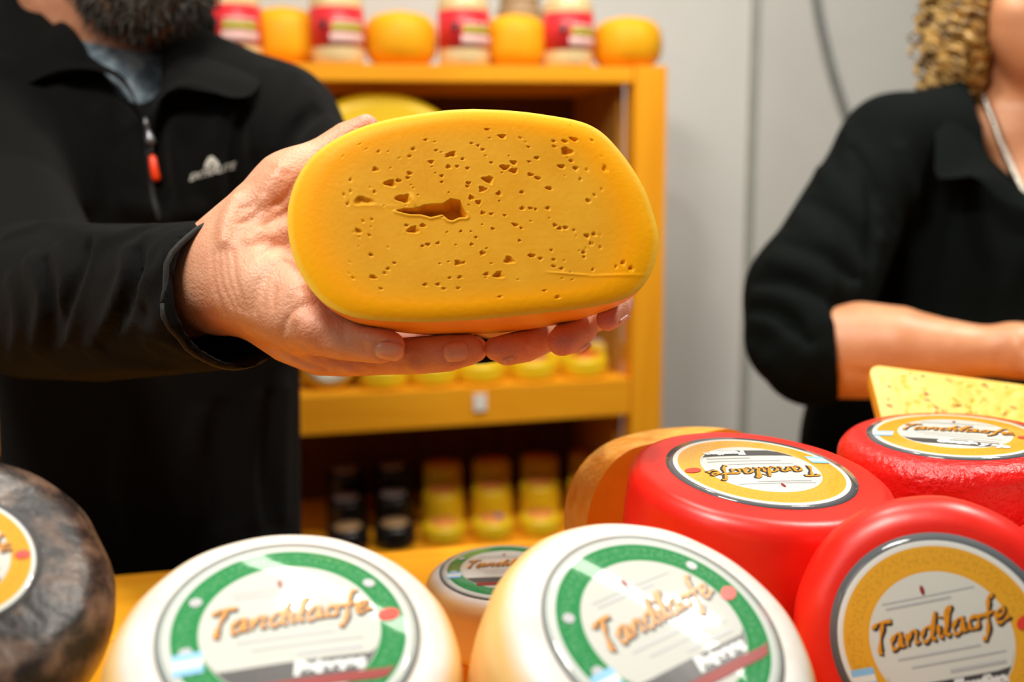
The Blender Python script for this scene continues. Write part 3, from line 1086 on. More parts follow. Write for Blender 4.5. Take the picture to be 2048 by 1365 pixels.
RLW, RLR = 0.0545, 0.0577
labelled_wheel('wl', 'ivory_cheese', 583, 1255, 0.41, RLW, 0.0, 0.70, 10, 1.38, 0.078, M['white_rind'], GREEN,
               'ivory cheese wheel with green label beside the dark mottled wheel', 'Pategras', e=0.022)
labelled_wheel('wr', 'ivory_cheese', 1329, 1250, 0.425, RLW, 0.31, 0.63, 40, 1.40, 0.080, M['white_rind'], GREEN,
               'ivory cheese wheel with tilted green label leaning before the red wheels', 'Pategras', e=0.022)
labelled_wheel('ws', 'ivory_cheese', 1012, 1136, 0.735, 0.050, 0.0, 0.915, 0, 1.22, 0.055, M['white_rind'], GREEN,
               'small ivory cheese wheel lying flat between the two large green labelled wheels', 'Pategras', e=0.016)
labelled_wheel('rl', 'red_wax_cheese', 1521, 937, 0.60, RLR, 0.145, 0.928, 204, 1.395, 0.082, M['red_wax'], GOLD,
               'smooth red wax cheese wheel with upside down gold label, on top of the pile', 'Fontina', e=0.011)
labelled_wheel('rr', 'red_wax_cheese', 1908, 866, 0.68, RLR, 0.06, 0.962, -4, 1.33, 0.088, M['red_wax_rough'], GOLD,
               'pebbled glossy red wax cheese wheel before the herb cheese', 'Gouda y ajo', e=0.014)
labelled_wheel('rf', 'red_wax_cheese', 1882, 1282, 0.47, 0.0511, 0.10, -0.14, 10, 1.33, 0.050, M['red_wax'], GOLD,
               'red wax cheese wheel stood on edge in shade, gold label facing the shopper', 'Fontina', e=0.016)
labelled_wheel('rs', 'red_wax_cheese', 2272, 1075, 0.535, RLR, -0.02, 0.93, -20, 1.33, 0.075, M['red_wax'], GOLD,
               'red wax cheese wheel partly hidden at the far end beside the shaded wheel', 'Fontina', e=0.018)
labelled_wheel('bk', 'aged_cheese', -95, 1112, 0.415, 0.0355, 0.12, 0.60, 5, 2.1, 0.075, M['dark_rind'], GOLD,
               'dark mottled aged cheese wheel with gold label', 'Sbrinz', e=0.026, wobs=0.010)


def wedge(key, half, label, up=0.0):
    """solid wooden riser cut to the wheel's slant, standing on the counter"""
    w = WHEELS[key]
    b, n = w['base'], w['n']
    xs, ys = np.array([1.0, 0, 0]), np.array([0, 1.0, 0])
    T, Bm = [], []
    for sx, sy in ((-1, -1), (1, -1), (1, 1), (-1, 1)):
        x, y = b[0] + sx * half, b[1] + sy * half
        z = b[2] - ((x - b[0]) * n[0] + (y - b[1]) * n[1]) / n[2] - 0.0006
        T.append((x, y, z)); Bm.append((x, y, ZC))
    o = empty('display_riser', (b[0], b[1], ZC), label, 'riser', 'wooden risers under the cheese wheels')
    world_child('riser_block', T + Bm, [[0, 1, 2, 3], [7, 6, 5, 4], [0, 4, 5, 1], [1, 5, 6, 2], [2, 6, 7, 3], [3, 7, 4, 0]], M['wood'], o, smooth=False)


wedge('wl', 0.040, 'slanted wooden riser under the ivory wheel beside the dark wheel')
wedge('wr', 0.038, 'slanted wooden riser under the tilted ivory wheel')
wedge('ws', 0.040, 'low wooden riser under the small flat ivory wheel')
wedge('rl', 0.040, 'wooden riser under the smooth red wheel')
wedge('rr', 0.045, 'wooden riser under the pebbled red wheel')
wedge('bk', 0.030, 'slanted wooden riser under the dark mottled wheel')
for key, lb in (('rf', 'wooden riser under the shaded red wheel'), ('rs', 'wooden riser under the red wheel at the far end')):
    w = WHEELS[key]
    V = np.array([v.co for v in [c for c in w['o'].children if c.name.startswith('rind')][0].data.vertices])
    mw = np.array(w['o'].matrix_basis)
    Vw = V @ mw[:3, :3].T + mw[:3, 3]
    i = Vw[:, 2].argmin()
    lowp = Vw[i]
    hh = lowp[2] - ZC
    if hh > 0.004:
        o = empty('display_riser', (lowp[0], lowp[1], ZC), lb, 'riser', 'wooden risers under the cheese wheels')
        box('riser_block', (0, 0, hh / 2), (0.05, 0.05, hh), M['wood'], o, 0.001)


# ------------------------------------------------------------------ half wheels with a cut face
def half_wheel(name, Rprof, Lprof, O, ud, vd, wd, label, face_m, rind_m, holes=(), crack=None, rings=60, nh=80, nth=40, scratch=None, parent_loc=None, flat=1.0, rimcurve=0.0006):
    """Rprof/Lprof: (u, v) half outlines from top of the axis to its foot. Body is swept half a turn behind the face."""
    Rp = resample(Rprof, nh + 1)
    Lp = resample(Lprof, nh + 1)
    o = empty(name, tuple(O), label, 'cheese')
    loop = np.concatenate([Rp, Lp[::-1][1:-1]])
    c = loop.mean(0)
    nl = len(loop)
    # face
    fr = np.r_[0, np.linspace(0.012, 0.985, rings), 0.993, 1.0]
    Vu = [c]
    fv = [0.0]
    for f in fr[1:]:
        for k in range(nl):
            Vu.append(c + (loop[k] - c) * f)
            fv.append(f)
    Vu = np.array(Vu); fv = np.array(fv)
    w = np.zeros(len(Vu))
    w += rimcurve * np.clip((fv - 0.84) / 0.16, 0, 1) ** 2.2
    for (hu, hv, ru, rv, dep, rot) in holes:
        du, dv = Vu[:, 0] - hu, Vu[:, 1] - hv
        m = np.hypot(du, dv) < 3 * max(ru, rv)
        if not m.any(): continue
        x = du[m] * math.cos(rot) + dv[m] * math.sin(rot)
        y = -du[m] * math.sin(rot) + dv[m] * math.cos(rot)
        an = np.arctan2(y, x)
        q = np.hypot(x / ru, y / rv) * (1 + 0.18 * np.sin(3 * an + hu * 900) + 0.1 * np.sin(5 * an + hv * 700))
        w[m] += dep * np.clip(1.25 - q, 0, 0.8) / 0.8 * (q < 1.25) ** 1
        w[m] -= 0.00010 * np.exp(-((q - 1.45) / 0.25) ** 2)
    if crack is not None:
        poly, dep = crack
        poly = np.asarray(poly)
        m = (np.abs(Vu[:, 0] - poly[:, 0].mean()) < 0.06) & (np.abs(Vu[:, 1] - poly[:, 1].mean()) < 0.03)
        idx = np.where(m)[0]
        Q = Vu[idx]
        inside = np.zeros(len(Q), bool)
        dist = np.full(len(Q), 9.0)
        n = len(poly)
        for i in range(n):
            a, b = poly[i], poly[(i + 1) % n]
            cond = ((a[1] > Q[:, 1]) != (b[1] > Q[:, 1])) & (Q[:, 0] < (b[0] - a[0]) * (Q[:, 1] - a[1]) / (b[1] - a[1] + 1e-12) + a[0])
            inside ^= cond
            t = np.clip(((Q - a) @ (b - a)) / ((b - a) @ (b - a)), 0, 1)
            dist = np.minimum(dist, np.linalg.norm(Q - a - t[:, None] * (b - a), axis=1))
        sd = np.where(inside, dist, -dist)
        w[idx] += dep * np.clip((sd + 0.0002) / 0.0022, 0, 1)
        low = Q[:, 1] < poly[:, 1].mean()
        w[idx] -= np.where(low & ~inside, 0.0006 * np.exp(-((dist - 0.0011) / 0.0009) ** 2), 0)
    if scratch is not None:
        for (a, b, r, hgt) in scratch:
            a, b = np.asarray(a), np.asarray(b)
            t = np.clip(((Vu - a) @ (b - a)) / ((b - a) @ (b - a)), 0, 1)
            dd = np.linalg.norm(Vu - a - t[:, None] * (b - a), axis=1)
            w -= hgt * np.exp(-(dd / r) ** 2) * np.sin(np.pi * np.clip(t, 0.02, 0.98)) ** 0.4
    V = [ud * p[0] + vd * p[1] + wd * ww for p, ww in zip(Vu, w)]
    Fc = []
    for k in range(nl):
        Fc.append([0, 1 + (k + 1) % nl, 1 + k])
    for i in range(len(fr) - 2):
        b0, b1 = 1 + i * nl, 1 + (i + 1) * nl
        for k in range(nl):
            k2 = (k + 1) % nl
            Fc.append([b0 + k, b0 + k2, b1 + k2, b1 + k])
    def orient(ob, ref):
        bm = bmesh.new(); bm.from_mesh(ob.data)
        bmesh.ops.remove_doubles(bm, verts=list(bm.verts), dist=1e-6) if ob.name.startswith('rind') else None
        bm.normal_update()
        sc0 = sum(f.normal.dot(ref(f.calc_center_median())) * f.calc_area() for f in bm.faces)
        if sc0 < 0: bmesh.ops.reverse_faces(bm, faces=list(bm.faces))
        bm.to_mesh(ob.data); bm.free()
    fo = mesh_obj('cut_face', V, Fc, face_m, o)
    orient(fo, lambda c_: Vector(-wd))
    add_attr(fo, 'rim', fv)
    # body: sweep
    V2, F2 = [], []
    for j in range(nth + 1):
        th = math.pi * j / nth
        s = (1 - math.cos(th)) / 2
        for i in range(nh + 1):
            pr = Rp[i] * (1 - s) + np.array([-Lp[i][0], Lp[i][1]]) * s
            r = pr[0] * (1 + 0.006 * math.sin(9 * th + i * 0.11) * math.sin(th))
            V2.append(ud * (r * math.cos(th)) + vd * pr[1] + wd * (rimcurve + flat * abs(r) * math.sin(th)))
    for j in range(nth):
        for i in range(nh):
            a = j * (nh + 1) + i
            F2.append([a, a + 1, a + nh + 2, a + nh + 1])
    ro = mesh_obj('rind', V2, F2, rind_m, o)
    cc = Vector(wd * 0.02)
    orient(ro, lambda c_: c_ - cc)
    return o


# held half wheel
FD = 0.56
hb = unit(_F - 0.205 * _U - 0.05 * _R)
hu = unit(_R - hb * np.dot(_R, hb))
hv = np.cross(hu, hb)
HO = P(947, 430, FD)


def FUV(px, py):
    q = hit_plane(px, py, HO, hb) - HO
    return np.array([q @ hu, q @ hv])


RPX = [(947, 213), (1000, 215), (1050, 219), (1100, 226), (1145, 234), (1180, 245), (1210, 264), (1240, 296), (1268, 334), (1292, 376), (1308, 420), (1319, 462), (1319, 492), (1312, 524), (1300, 552), (1282, 576), (1258, 592), (1215, 606), (1150, 617), (1050, 628), (947, 638)]
LPX = [(947, 213), (900, 215), (850, 221), (800, 229), (755, 239), (715, 252), (680, 268), (650, 286), (622, 309), (600, 338), (584, 372), (574, 412), (573, 450), (579, 490), (590, 525), (606, 556), (628, 586), (655, 610), (690, 627), (735, 637), (790, 641), (860, 642), (947, 638)]
zs8 = 2048 / 780.0
Z = lambda x, y: (560 + x / zs8, 200 + y / zs8)
HOLES = [(680, 297, 10), (793, 327, 13), (700, 258, 11), (885, 352, 13), (905, 285, 20, 14), (765, 210, 7), (517, 272, 7), (500, 365, 14), (680, 387, 13), (672, 410, 11),
         (580, 438, 26, 17), (622, 424, 16, 8), (370, 420, 9), (370, 480, 9), (335, 495, 8), (497, 484, 10), (432, 530, 44, 20), (355, 548, 10), (650, 520, 34, 20),
         (410, 690, 16, 12), (665, 660, 10), (700, 683, 25, 17), (750, 660, 15, 9), (437, 637, 6), (483, 628, 7), (470, 712, 7), (748, 768, 9), (778, 760, 13, 9), (830, 753, 10),
         (477, 815, 12, 8), (600, 858, 9), (568, 887, 10), (550, 910, 9), (383, 935, 8), (488, 930, 18, 9), (530, 993, 9), (763, 972, 11), (830, 970, 11), (860, 993, 9),
         (935, 990, 9), (892, 935, 7), (945, 932, 11), (935, 857, 17), (965, 855, 8), (1063, 806, 14), (1203, 842, 22, 18), (1007, 760, 10), (1030, 722, 7), (950, 690, 8),
         (1118, 677, 11, 7), (1085, 916, 13, 10), (1148, 920, 21, 17), (1235, 657, 15, 9), (1267, 674, 8), (1258, 740, 9), (1320, 818, 19, 9), (1368, 835, 11), (1438, 840, 11, 7),
         (1437, 875, 12, 7), (1480, 887, 10), (1425, 790, 8), (1445, 660, 12), (1470, 675, 14, 9), (1500, 672, 14, 9), (1545, 685, 8), (1613, 716, 15, 11), (1650, 706, 13, 9),
         (1635, 755, 14, 8), (1683, 775, 9), (1595, 802, 13, 8), (1598, 825, 9), (1643, 893, 8), (1765, 877, 8), (1803, 857, 13), (1845, 885, 16, 9), (1388, 1003, 8), (1458, 1037, 11),
         (1155, 1035, 9), (1273, 570, 13, 10), (1315, 570, 12, 8), (1343, 575, 8), (1408, 570, 12), (1065, 595, 12), (1110, 600, 10), (1180, 607, 8), (1043, 540, 15), (1005, 515, 15),
         (1150, 492, 14), (1063, 470, 18), (1095, 420, 26, 18), (990, 437, 14, 8), (985, 455, 11, 8), (1270, 485, 12, 8), (1415, 465, 19, 8), (1620, 530, 14, 10), (1652, 500, 9),
         (1180, 355, 24, 13), (1228, 330, 17, 11), (1228, 373, 21, 13), (1315, 393, 15, 9), (1355, 412, 16, 8), (1350, 305, 13, 9), (1308, 325, 8), (1305, 248, 8), (1263, 200, 8),
         (1167, 192, 17, 12), (1090, 155, 13, 7), (985, 360, 10), (820, 265, 7), (1005, 228, 8), (1065, 262, 10), (1437, 217, 10), (1495, 217, 15, 8), (1545, 208, 20, 9), (1505, 270, 28, 19),
         (1440, 245, 11, 7), (1530, 320, 13, 8), (1553, 360, 14), (1480, 350, 18, 10), (1612, 367, 8), (1708, 362, 14, 18), (1578, 415, 9), (1640, 212, 10), (880, 295, 12), (930, 350, 10),
         (850, 400, 10), (850, 432, 8), (1690, 470, 7), (1110, 330, 8), (1040, 240, 7), (960, 310, 9)]
hl = []
for h_ in HOLES:
    x, y, rx = h_[:3]
    rx = rx * 0.86
    ry = h_[3] * 0.86 if len(h_) > 3 else rx * 0.85
    uv = FUV(*Z(x, y))
    s = FD / FPX / zs8
    big = rx > 30
    hl.append((uv[0], uv[1], max(rx, 7) * s * 1.1, max(ry, 6) * s * 1.1, min(0.0042, max(rx, 9) * s * (0.5 if big else 1.15)), -0.3 * random.random() if rx > ry * 1.3 else 0))
for _ in range(60):
    x, y = random.uniform(330, 1750), random.uniform(180, 950)
    uv = FUV(*Z(x, y))
    s = FD / FPX / zs8
    hl.append((uv[0], uv[1], 6.5 * s, 5.5 * s, 0.0006, 0))
ckp = [FUV(*Z(x, y)) for x, y in ((612, 582), (660, 571), (720, 572), (757, 553), (800, 548), (858, 545), (898, 519), (946, 528), (958, 562), (978, 604), (978, 615), (940, 617), (905, 632), (886, 628), (852, 600), (830, 606), (792, 614), (742, 600), (680, 598))]
sc_ = [(FUV(*Z(1400, 905)), FUV(*Z(1650, 925)), 0.0007, 0.0005), (FUV(*Z(1640, 925)), FUV(*Z(1915, 917)), 0.0006, 0.0006),
       (FUV(*Z(360, 552)), FUV(*Z(620, 560)), 0.0012, 0.00018), (FUV(*Z(690, 500)), FUV(*Z(715, 570)), 0.0014, 0.0012),
       (FUV(*Z(1205, 95)), FUV(*Z(1275, 250)), 0.0006, 0.0003), (FUV(*Z(740, 260)), FUV(*Z(770, 480)), 0.0006, 0.0002),
       (FUV(*Z(625, 180)), FUV(*Z(640, 330)), 0.0006, 0.0002), (FUV(*Z(1525, 95)), FUV(*Z(1518, 130)), 0.0006, 0.0004)]
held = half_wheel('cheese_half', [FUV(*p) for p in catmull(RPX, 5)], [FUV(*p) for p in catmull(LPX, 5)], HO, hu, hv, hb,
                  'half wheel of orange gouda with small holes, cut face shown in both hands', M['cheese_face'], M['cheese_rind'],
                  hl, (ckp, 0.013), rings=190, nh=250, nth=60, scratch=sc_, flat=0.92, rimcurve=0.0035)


def stadium(w, h, e, n=9):
    """right half outline, top to bottom, of a rounded slab w wide and h high"""
    pr = [(0, h / 2), ((w / 2 - e) / 2, h / 2)]
    for i in range(n + 1):
        a = math.pi / 2 * i / n
        pr.append((w / 2 - e + e * math.sin(a), h / 2 - e + e * math.cos(a)))
    for i in range(n + 1):
        a = math.pi / 2 * i / n
        pr.append((w / 2 - e + e * math.cos(a), -h / 2 + e - e * math.sin(a)))
    pr += [((w / 2 - e) / 2, -h / 2), (0, -h / 2)]
    return [np.array(p) for p in pr]


def posed_half(name, px, py, d, nrm_cam, roll, w, h, e, label, fm, rm, holes=(), flat=1.0):
    """face normal given as (right, up, towards camera)"""
    nn = unit(nrm_cam[0] * _R + nrm_cam[1] * _U - nrm_cam[2] * _F)
    wd = -nn
    u0 = unit(_R - wd * np.dot(_R, wd))
    v0 = np.cross(u0, wd)
    a = math.radians(roll)
    ud = u0 * math.cos(a) + v0 * math.sin(a)
    vd = np.cross(ud, wd)
    pr = stadium(w, h, e)
    lp = [np.array((-p[0], p[1])) for p in pr]
    o = half_wheel(name, pr, lp, P(px, py, d), ud, vd, wd, label, fm, rm, holes, rings=40, nh=60, nth=36, flat=flat)
    return o, ud, vd, wd


hh_ = [(random.uniform(-.06, .0), random.uniform(-.03, .03), 0.0016, 0.0011, 0.0015, 0) for _ in range(14)]
oh, _, _, _ = posed_half('cheese_half', 1372, 1032, 0.725, (0.56, -0.04, 0.83), 4, 0.186, 0.118, 0.054,
                         'half cheese wheel with mottled yellow rind and orange cut face behind the smooth red wheel', M['cut_face2'], M['natural_rind'], hh_, 0.9)
herb, hud, hvd, hwd = posed_half('herb_cheese', 1935, 822, 0.80, (0.10, 0.72, 0.69), -5, 0.150, 0.082, 0.012,
                                 'half wheel of pale yellow herb cheese with flecked cut face behind the pebbled red wheel', M['herb_face'], M['herb_rind'],
                                 [(random.uniform(-.065, .065), random.uniform(-.03, .036), random.uniform(.0008, .003), random.uniform(.0008, .0016), .0018, random.random() * 3) for _ in range(60)], 0.7)
HP = P(1935, 822, 0.80)
for i in range(46):
    u_, v_ = random.uniform(-.066, .066), random.uniform(-.034, .037)
    a = random.random() * 3.1
    L_, W_ = random.uniform(.0010, .0034), random.uniform(.0006, .0014)
    V = []
    for k in range(6):
        an = k * math.pi / 3
        x, y = L_ * math.cos(an), W_ * math.sin(an)
        V.append(hud * (u_ + x * math.cos(a) - y * math.sin(a)) + hvd * (v_ + x * math.sin(a) + y * math.cos(a)) - hwd * 0.0003)
    V += [q + hwd * 0.0012 for q in V]
    mesh_obj('herb_fleck', V, [[0, 1, 2, 3, 4, 5]] + [[k, (k + 1) % 6, 6 + (k + 1) % 6, 6 + k] for k in range(6)], M['herb'], herb, smooth=False)


def riser_under(obj, label, half=0.03):
    zs_, pts = [], []
    for c in obj.children:
        if c.name.startswith('rind'):
            mw = np.array(obj.matrix_basis)
            V = np.array([v.co for v in c.data.vertices]) @ mw[:3, :3].T + mw[:3, 3]
            pts.append(V)
    V = np.concatenate(pts)
    i = V[:, 2].argmin()
    low = V[i]
    hh = low[2] - ZC
    if hh > 0.003:
        o = empty('display_riser', (low[0], low[1], ZC), label, 'riser', 'wooden risers under the cheese wheels')
        box('riser_block', (0, 0, hh / 2), (half * 2, half * 2, hh), M['wood'], o, 0.001)


riser_under(oh, 'wooden riser under the half wheel with mottled rind')
riser_under(herb, 'wooden riser under the herb cheese')

# ------------------------------------------------------------------ people
def add_strokes(f, lst):
    """append surface strokes (computed on the unstroked form) to f"""
    new = []
    for pts, rpx, k, sub, sink in lst:
        s = stroke(f, pts, rpx, k, sub, sink)
        if s: new.append(s)
    for pts, k, sub in new:
        f.chain(pts, k, sub)
    return f


def patch_sheet(name, A, Bc, m, parent, nu=22, nv=12, bulge=0.0, thick=0.004):
    """cloth sheet between two edge curves given as (px, py, depth)"""
    a = resample([P(*p) for p in catmull(A, 6)], nu)
    b = resample([P(*p) for p in catmull(Bc, 6)], nu)
    V, Fc = [], []
    for j in range(nv):
        t = j / (nv - 1)
        for i in range(nu):
            p = a[i] * (1 - t) + b[i] * t
            toc = unit(CAM - p)
            V.append(p + toc * bulge * math.sin(math.pi * t) * (0.4 + 0.6 * math.sin(math.pi * min(1, i / (nu - 1) + 0.1))))
    n = len(V)
    for j in range(nv - 1):
        for i in range(nu - 1):
            q = j * nu + i
            Fc.append([q, q + 1, q + nu + 1, q + nu])
    # thickness away from the lens
    V2 = []
    for p in V:
        V2.append(p - unit(CAM - p) * thick)
    F2 = [[n + q for q in f[::-1]] for f in Fc]
    rim = [i for i in range(nu)] + [j * nu + nu - 1 for j in range(1, nv)] + [(nv - 1) * nu + i for i in range(nu - 2, -1, -1)] + [j * nu for j in range(nv - 2, 0, -1)]
    F3 = [[rim[k], rim[(k + 1) % len(rim)], n + rim[(k + 1) % len(rim)], n + rim[k]] for k in range(len(rim))]
    o = mesh_obj(name, V + V2, Fc + F2 + F3, m, parent)
    md = o.modifiers.new('Subdivision', 'SUBSURF')
    md.levels = md.render_levels = 1
    return o


def project_flat(name, V2d, Fc, f, m, parent, lift=0.0012, d0=0.4, d1=1.6):
    """flat print: (px, py) outline laid on the surface of f"""
    out, cache = [], 1.0
    for x, y in V2d:
        h = f.hit(x, y, d0, d1)
        if h is None: h = P(x, y, cache)
        cache = float(np.dot(h - CAM, _F))
        out.append(h + unit(CAM - h) * lift)
    return mesh_obj(name, out, Fc, m, parent, smooth=False)


def nail(f, cx, cy, ang, L, W, parent, lift=0.0007, d0=0.45, d1=0.8):
    """curved finger nail on the skin: ang = direction of the finger tip in the picture (degrees, up positive)"""
    nu, nv = 11, 9
    a = math.radians(ang)
    V, Fc = [], []
    for i in range(nu):
        s = -1 + 2 * i / (nu - 1)
        for j in range(nv):
            t = -1 + 2 * j / (nv - 1)
            wd = W * (1 - 0.22 * max(0, -s) ** 3 - 0.25 * max(0, s) ** 4)
            x = s * L / 2 - 0.10 * L * (t * t) * (1 if s > 0 else -0.7) * abs(s)
            y = t * wd / 2
            px, py = cx + x * math.cos(a) - y * math.sin(a), cy - (x * math.sin(a) + y * math.cos(a))
            h = f.hit(px, py, d0, d1)
            if h is None: h = P(px, py, d1)
            e = max(abs(s), abs(t))
            lf = lift * (1 if e < 0.9 else -0.5) + 0.0004 * (1 - t * t)
            if s > 0.8: lf += 0.0003
            V.append(h + f.grad(h) * lf)
    for i in range(nu - 1):
        for j in range(nv - 1):
            q = i * nv + j
            Fc.append([q, q + nv, q + nv + 1, q + 1])
    return mesh_obj('nail', V, Fc, M['nail'], parent)


# ============================ the man
man = empty('person', tuple(np.array([P(300, 900, 1.13)[0], P(300, 900, 1.13)[1], 0.0])),
            'bearded man in black half zip fleece holding the cut cheese towards the shopper', 'person')


def man_child(o):
    o.parent = man
    o.matrix_parent_inverse = man.matrix_basis.inverted()
    return o


# --- right hand (wrist at left, thumb in front under the cheese)
rh = SDF()
rh.chain(pc((250, 605, .735, 92), (350, 590, .69, 94), (450, 556, .65, 96), (500, 540, .64, 96)), 0.02)
rh.chain(pc((455, 570, .645, 92), (535, 586, .615, 84), (590, 628, .597, 62)), 0.02)
rh.chain(pc((470, 510, .648, 82), (528, 438, .645, 78), (580, 376, .65, 62)), 0.02)
rh.chain(pc((580, 376, .65, 58), (640, 325, .655, 44), (695, 280, .657, 36), (732, 256, .655, 27)), 0.02)
rh.chain(pc((520, 500, .66, 90), (600, 520, .69, 80), (640, 470, .70, 60)), 0.02)
rh.chain(pc((590, 628, .597, 58), (640, 664, .587, 49), (695, 680, .580, 42), (760, 690, .576, 38), (779, 693, .576, 31)), 0.008)
rh.chain(pc((545, 630, .615, 55), (590, 672, .60, 30)), 0.012)
idx = SDF()
idx.chain(pc((510, 620, .645, 60), (575, 680, .625, 46), (640, 708, .612, 44), (690, 714, .608, 40), (780, 714, .603, 36), (840, 711, .600, 38), (895, 706, .597, 38), (936, 700, .598, 32)), 0.006)
mid_ = SDF()
mid_.chain(pc((560, 640, .67, 48), (700, 690, .655, 36), (850, 700, .645, 34), (930, 699, .632, 32), (948, 699, .628, 27)), 0.006)
rnt = SDF()
rnt.chain(pc((580, 560, .70, 48), (660, 560, .735, 36), (760, 560, .75, 33), (840, 560, .75, 28)), 0.006)
rh.union(idx, 0.006)
rh.union(mid_, 0.004)
rh.union(rnt, 0.006)
S_ = []
# creases of the palm, the thumb base and the wrist
for pts, r in (([(573, 424), (552, 442), (528, 452)], 3.0), ([(584, 506), (566, 492), (545, 495), (519, 517)], 3.0), ([(600, 352), (572, 392), (556, 408), (540, 412)], 2.6),
               ([(629, 606), (597, 618), (573, 645), (566, 668)], 3.0), ([(603, 640), (600, 662), (604, 686)], 2.2), ([(691, 648), (686, 664), (690, 676)], 2.2),
               ([(560, 560), (548, 590), (545, 620)], 2.0), ([(540, 545), (526, 580), (526, 615)], 1.6), ([(520, 560), (508, 590), (508, 625)], 1.5),
               ([(436, 500), (440, 560), (462, 612)], 2.2), ([(449, 490), (455, 560), (478, 618)], 1.8), ([(464, 500), (470, 560), (492, 622)], 1.5), ([(424, 510), (428, 570), (448, 628)], 2.0),
               ([(480, 420), (505, 410), (520, 392)], 1.5), ([(470, 450), (500, 440), (520, 420)], 1.4), ([(540, 345), (556, 352), (575, 348)], 1.5),
               ([(600, 690), (640, 712), (690, 728)], 1.6), ([(560, 700), (600, 722), (640, 736)], 1.6),
               ([(652, 722), (650, 736), (655, 748)], 1.8), ([(692, 728), (690, 738), (693, 750)], 2.0), ([(706, 727), (704, 738), (707, 750)], 1.8),
               ([(812, 722), (811, 734), (815, 744)], 2.0), ([(828, 720), (826, 734), (830, 744)], 1.8), ([(842, 720), (841, 732), (845, 742)], 1.6),
               ([(730, 668), (727, 684), (730, 700)], 1.5)):
    S_.append((pts, r * 1.5, 0.0035, True, -0.15))
# swellings: thumb base, folds of the palm, tendons
for pts, r, k in (([(560, 530), (590, 560), (606, 596)], 20, 0.012), ([(600, 640), (640, 655)], 17, 0.01), ([(545, 470), (566, 460), (580, 455)], 13, 0.008),
                  ([(560, 340), (545, 372), (530, 398)], 12, 0.01), ([(500, 480), (520, 470), (540, 470)], 10, 0.008), ([(720, 668), (760, 675)], 10, 0.008),
                  ([(690, 735), (705, 742)], 8, 0.006), ([(822, 733), (836, 736)], 8, 0.006), ([(470, 400), (455, 440), (448, 480)], 9, 0.010)):
    S_.append((pts, r, k, False, 0.55))
def nail_bed(cx, cy, ang, L, W, r=3.2):
    a = math.radians(ang)
    pts = []
    for s_, t_ in ((0.75, 1.0), (0.1, 1.08), (-0.6, 0.95), (-1.08, 0.45), (-1.12, 0.0), (-1.08, -0.45), (-0.6, -0.95), (0.1, -1.08), (0.75, -1.0)):
        x, y = s_ * L / 2, t_ * W / 2
        pts.append((cx + x * math.cos(a) - y * math.sin(a), cy - (x * math.sin(a) + y * math.cos(a))))
    return (pts, r, 0.0022, True, -0.25)


S_.append(nail_bed(780, 703, -10, 58, 36))
S_.append(nail_bed(912, 704, 8, 50, 40))
add_strokes(rh, S_)
lo = np.array([P(410, 0, .60)[0] - .12, .50, P(0, 770, .6)[2] - .02])
b_ = np.array([P(a, b, d) for a in (240, 990) for b in (215, 770) for d in (.545, .80)])
V1, Q1 = sdf_mesh(rh, b_.min(0) - 0.006, b_.max(0) + 0.006, 0.0013, smooth=1)

# --- left hand (comes from behind, finger tips under the far end)
lh = SDF()
lh.chain(pc((930, 590, .84, 75), (1010, 610, .76, 72), (1080, 612, .70, 82)), 0.02)
lh.chain(pc((1080, 612, .70, 78), (1180, 600, .68, 66)), 0.02)
fA, fB, fC, fD = SDF(), SDF(), SDF(), SDF()
fA.chain(pc((993, 698, .600, 25), (1014, 700, .604, 32), (1052, 692, .622, 33), (1100, 660, .66, 40)), 0.006)
fB.chain(pc((1124, 683, .590, 30), (1142, 672, .602, 36), (1160, 655, .63, 36), (1160, 625, .67, 42)), 0.006)
fC.chain(pc((1216, 639, .592, 24), (1232, 622, .604, 29), (1238, 606, .64, 30), (1215, 590, .68, 40)), 0.006)
fD.chain(pc((1120, 540, .68, 50), (1200, 480, .69, 34), (1230, 430, .69, 28)), 0.006)
for q in (fA, fB, fC, fD): lh.union(q, 0.004)
S_ = [([(1014, 716), (1020, 722), (1022, 712)], 2.4, 0.003, True, -0.3), ([(1046, 672), (1048, 690), (1060, 708)], 2.0, 0.003, True, -0.3),
      ([(1160, 706), (1172, 692), (1178, 676)], 2.2, 0.003, True, -0.3), ([(1240, 640), (1250, 630)], 2.2, 0.003, True, -0.3)]
add_strokes(lh, S_)
b_ = np.array([P(a, b, d) for a in (900, 1290) for b in (400, 760) for d in (.57, .86)])
V2, Q2 = sdf_mesh(lh, b_.min(0) - 0.006, b_.max(0) + 0.006, 0.0015, smooth=1)

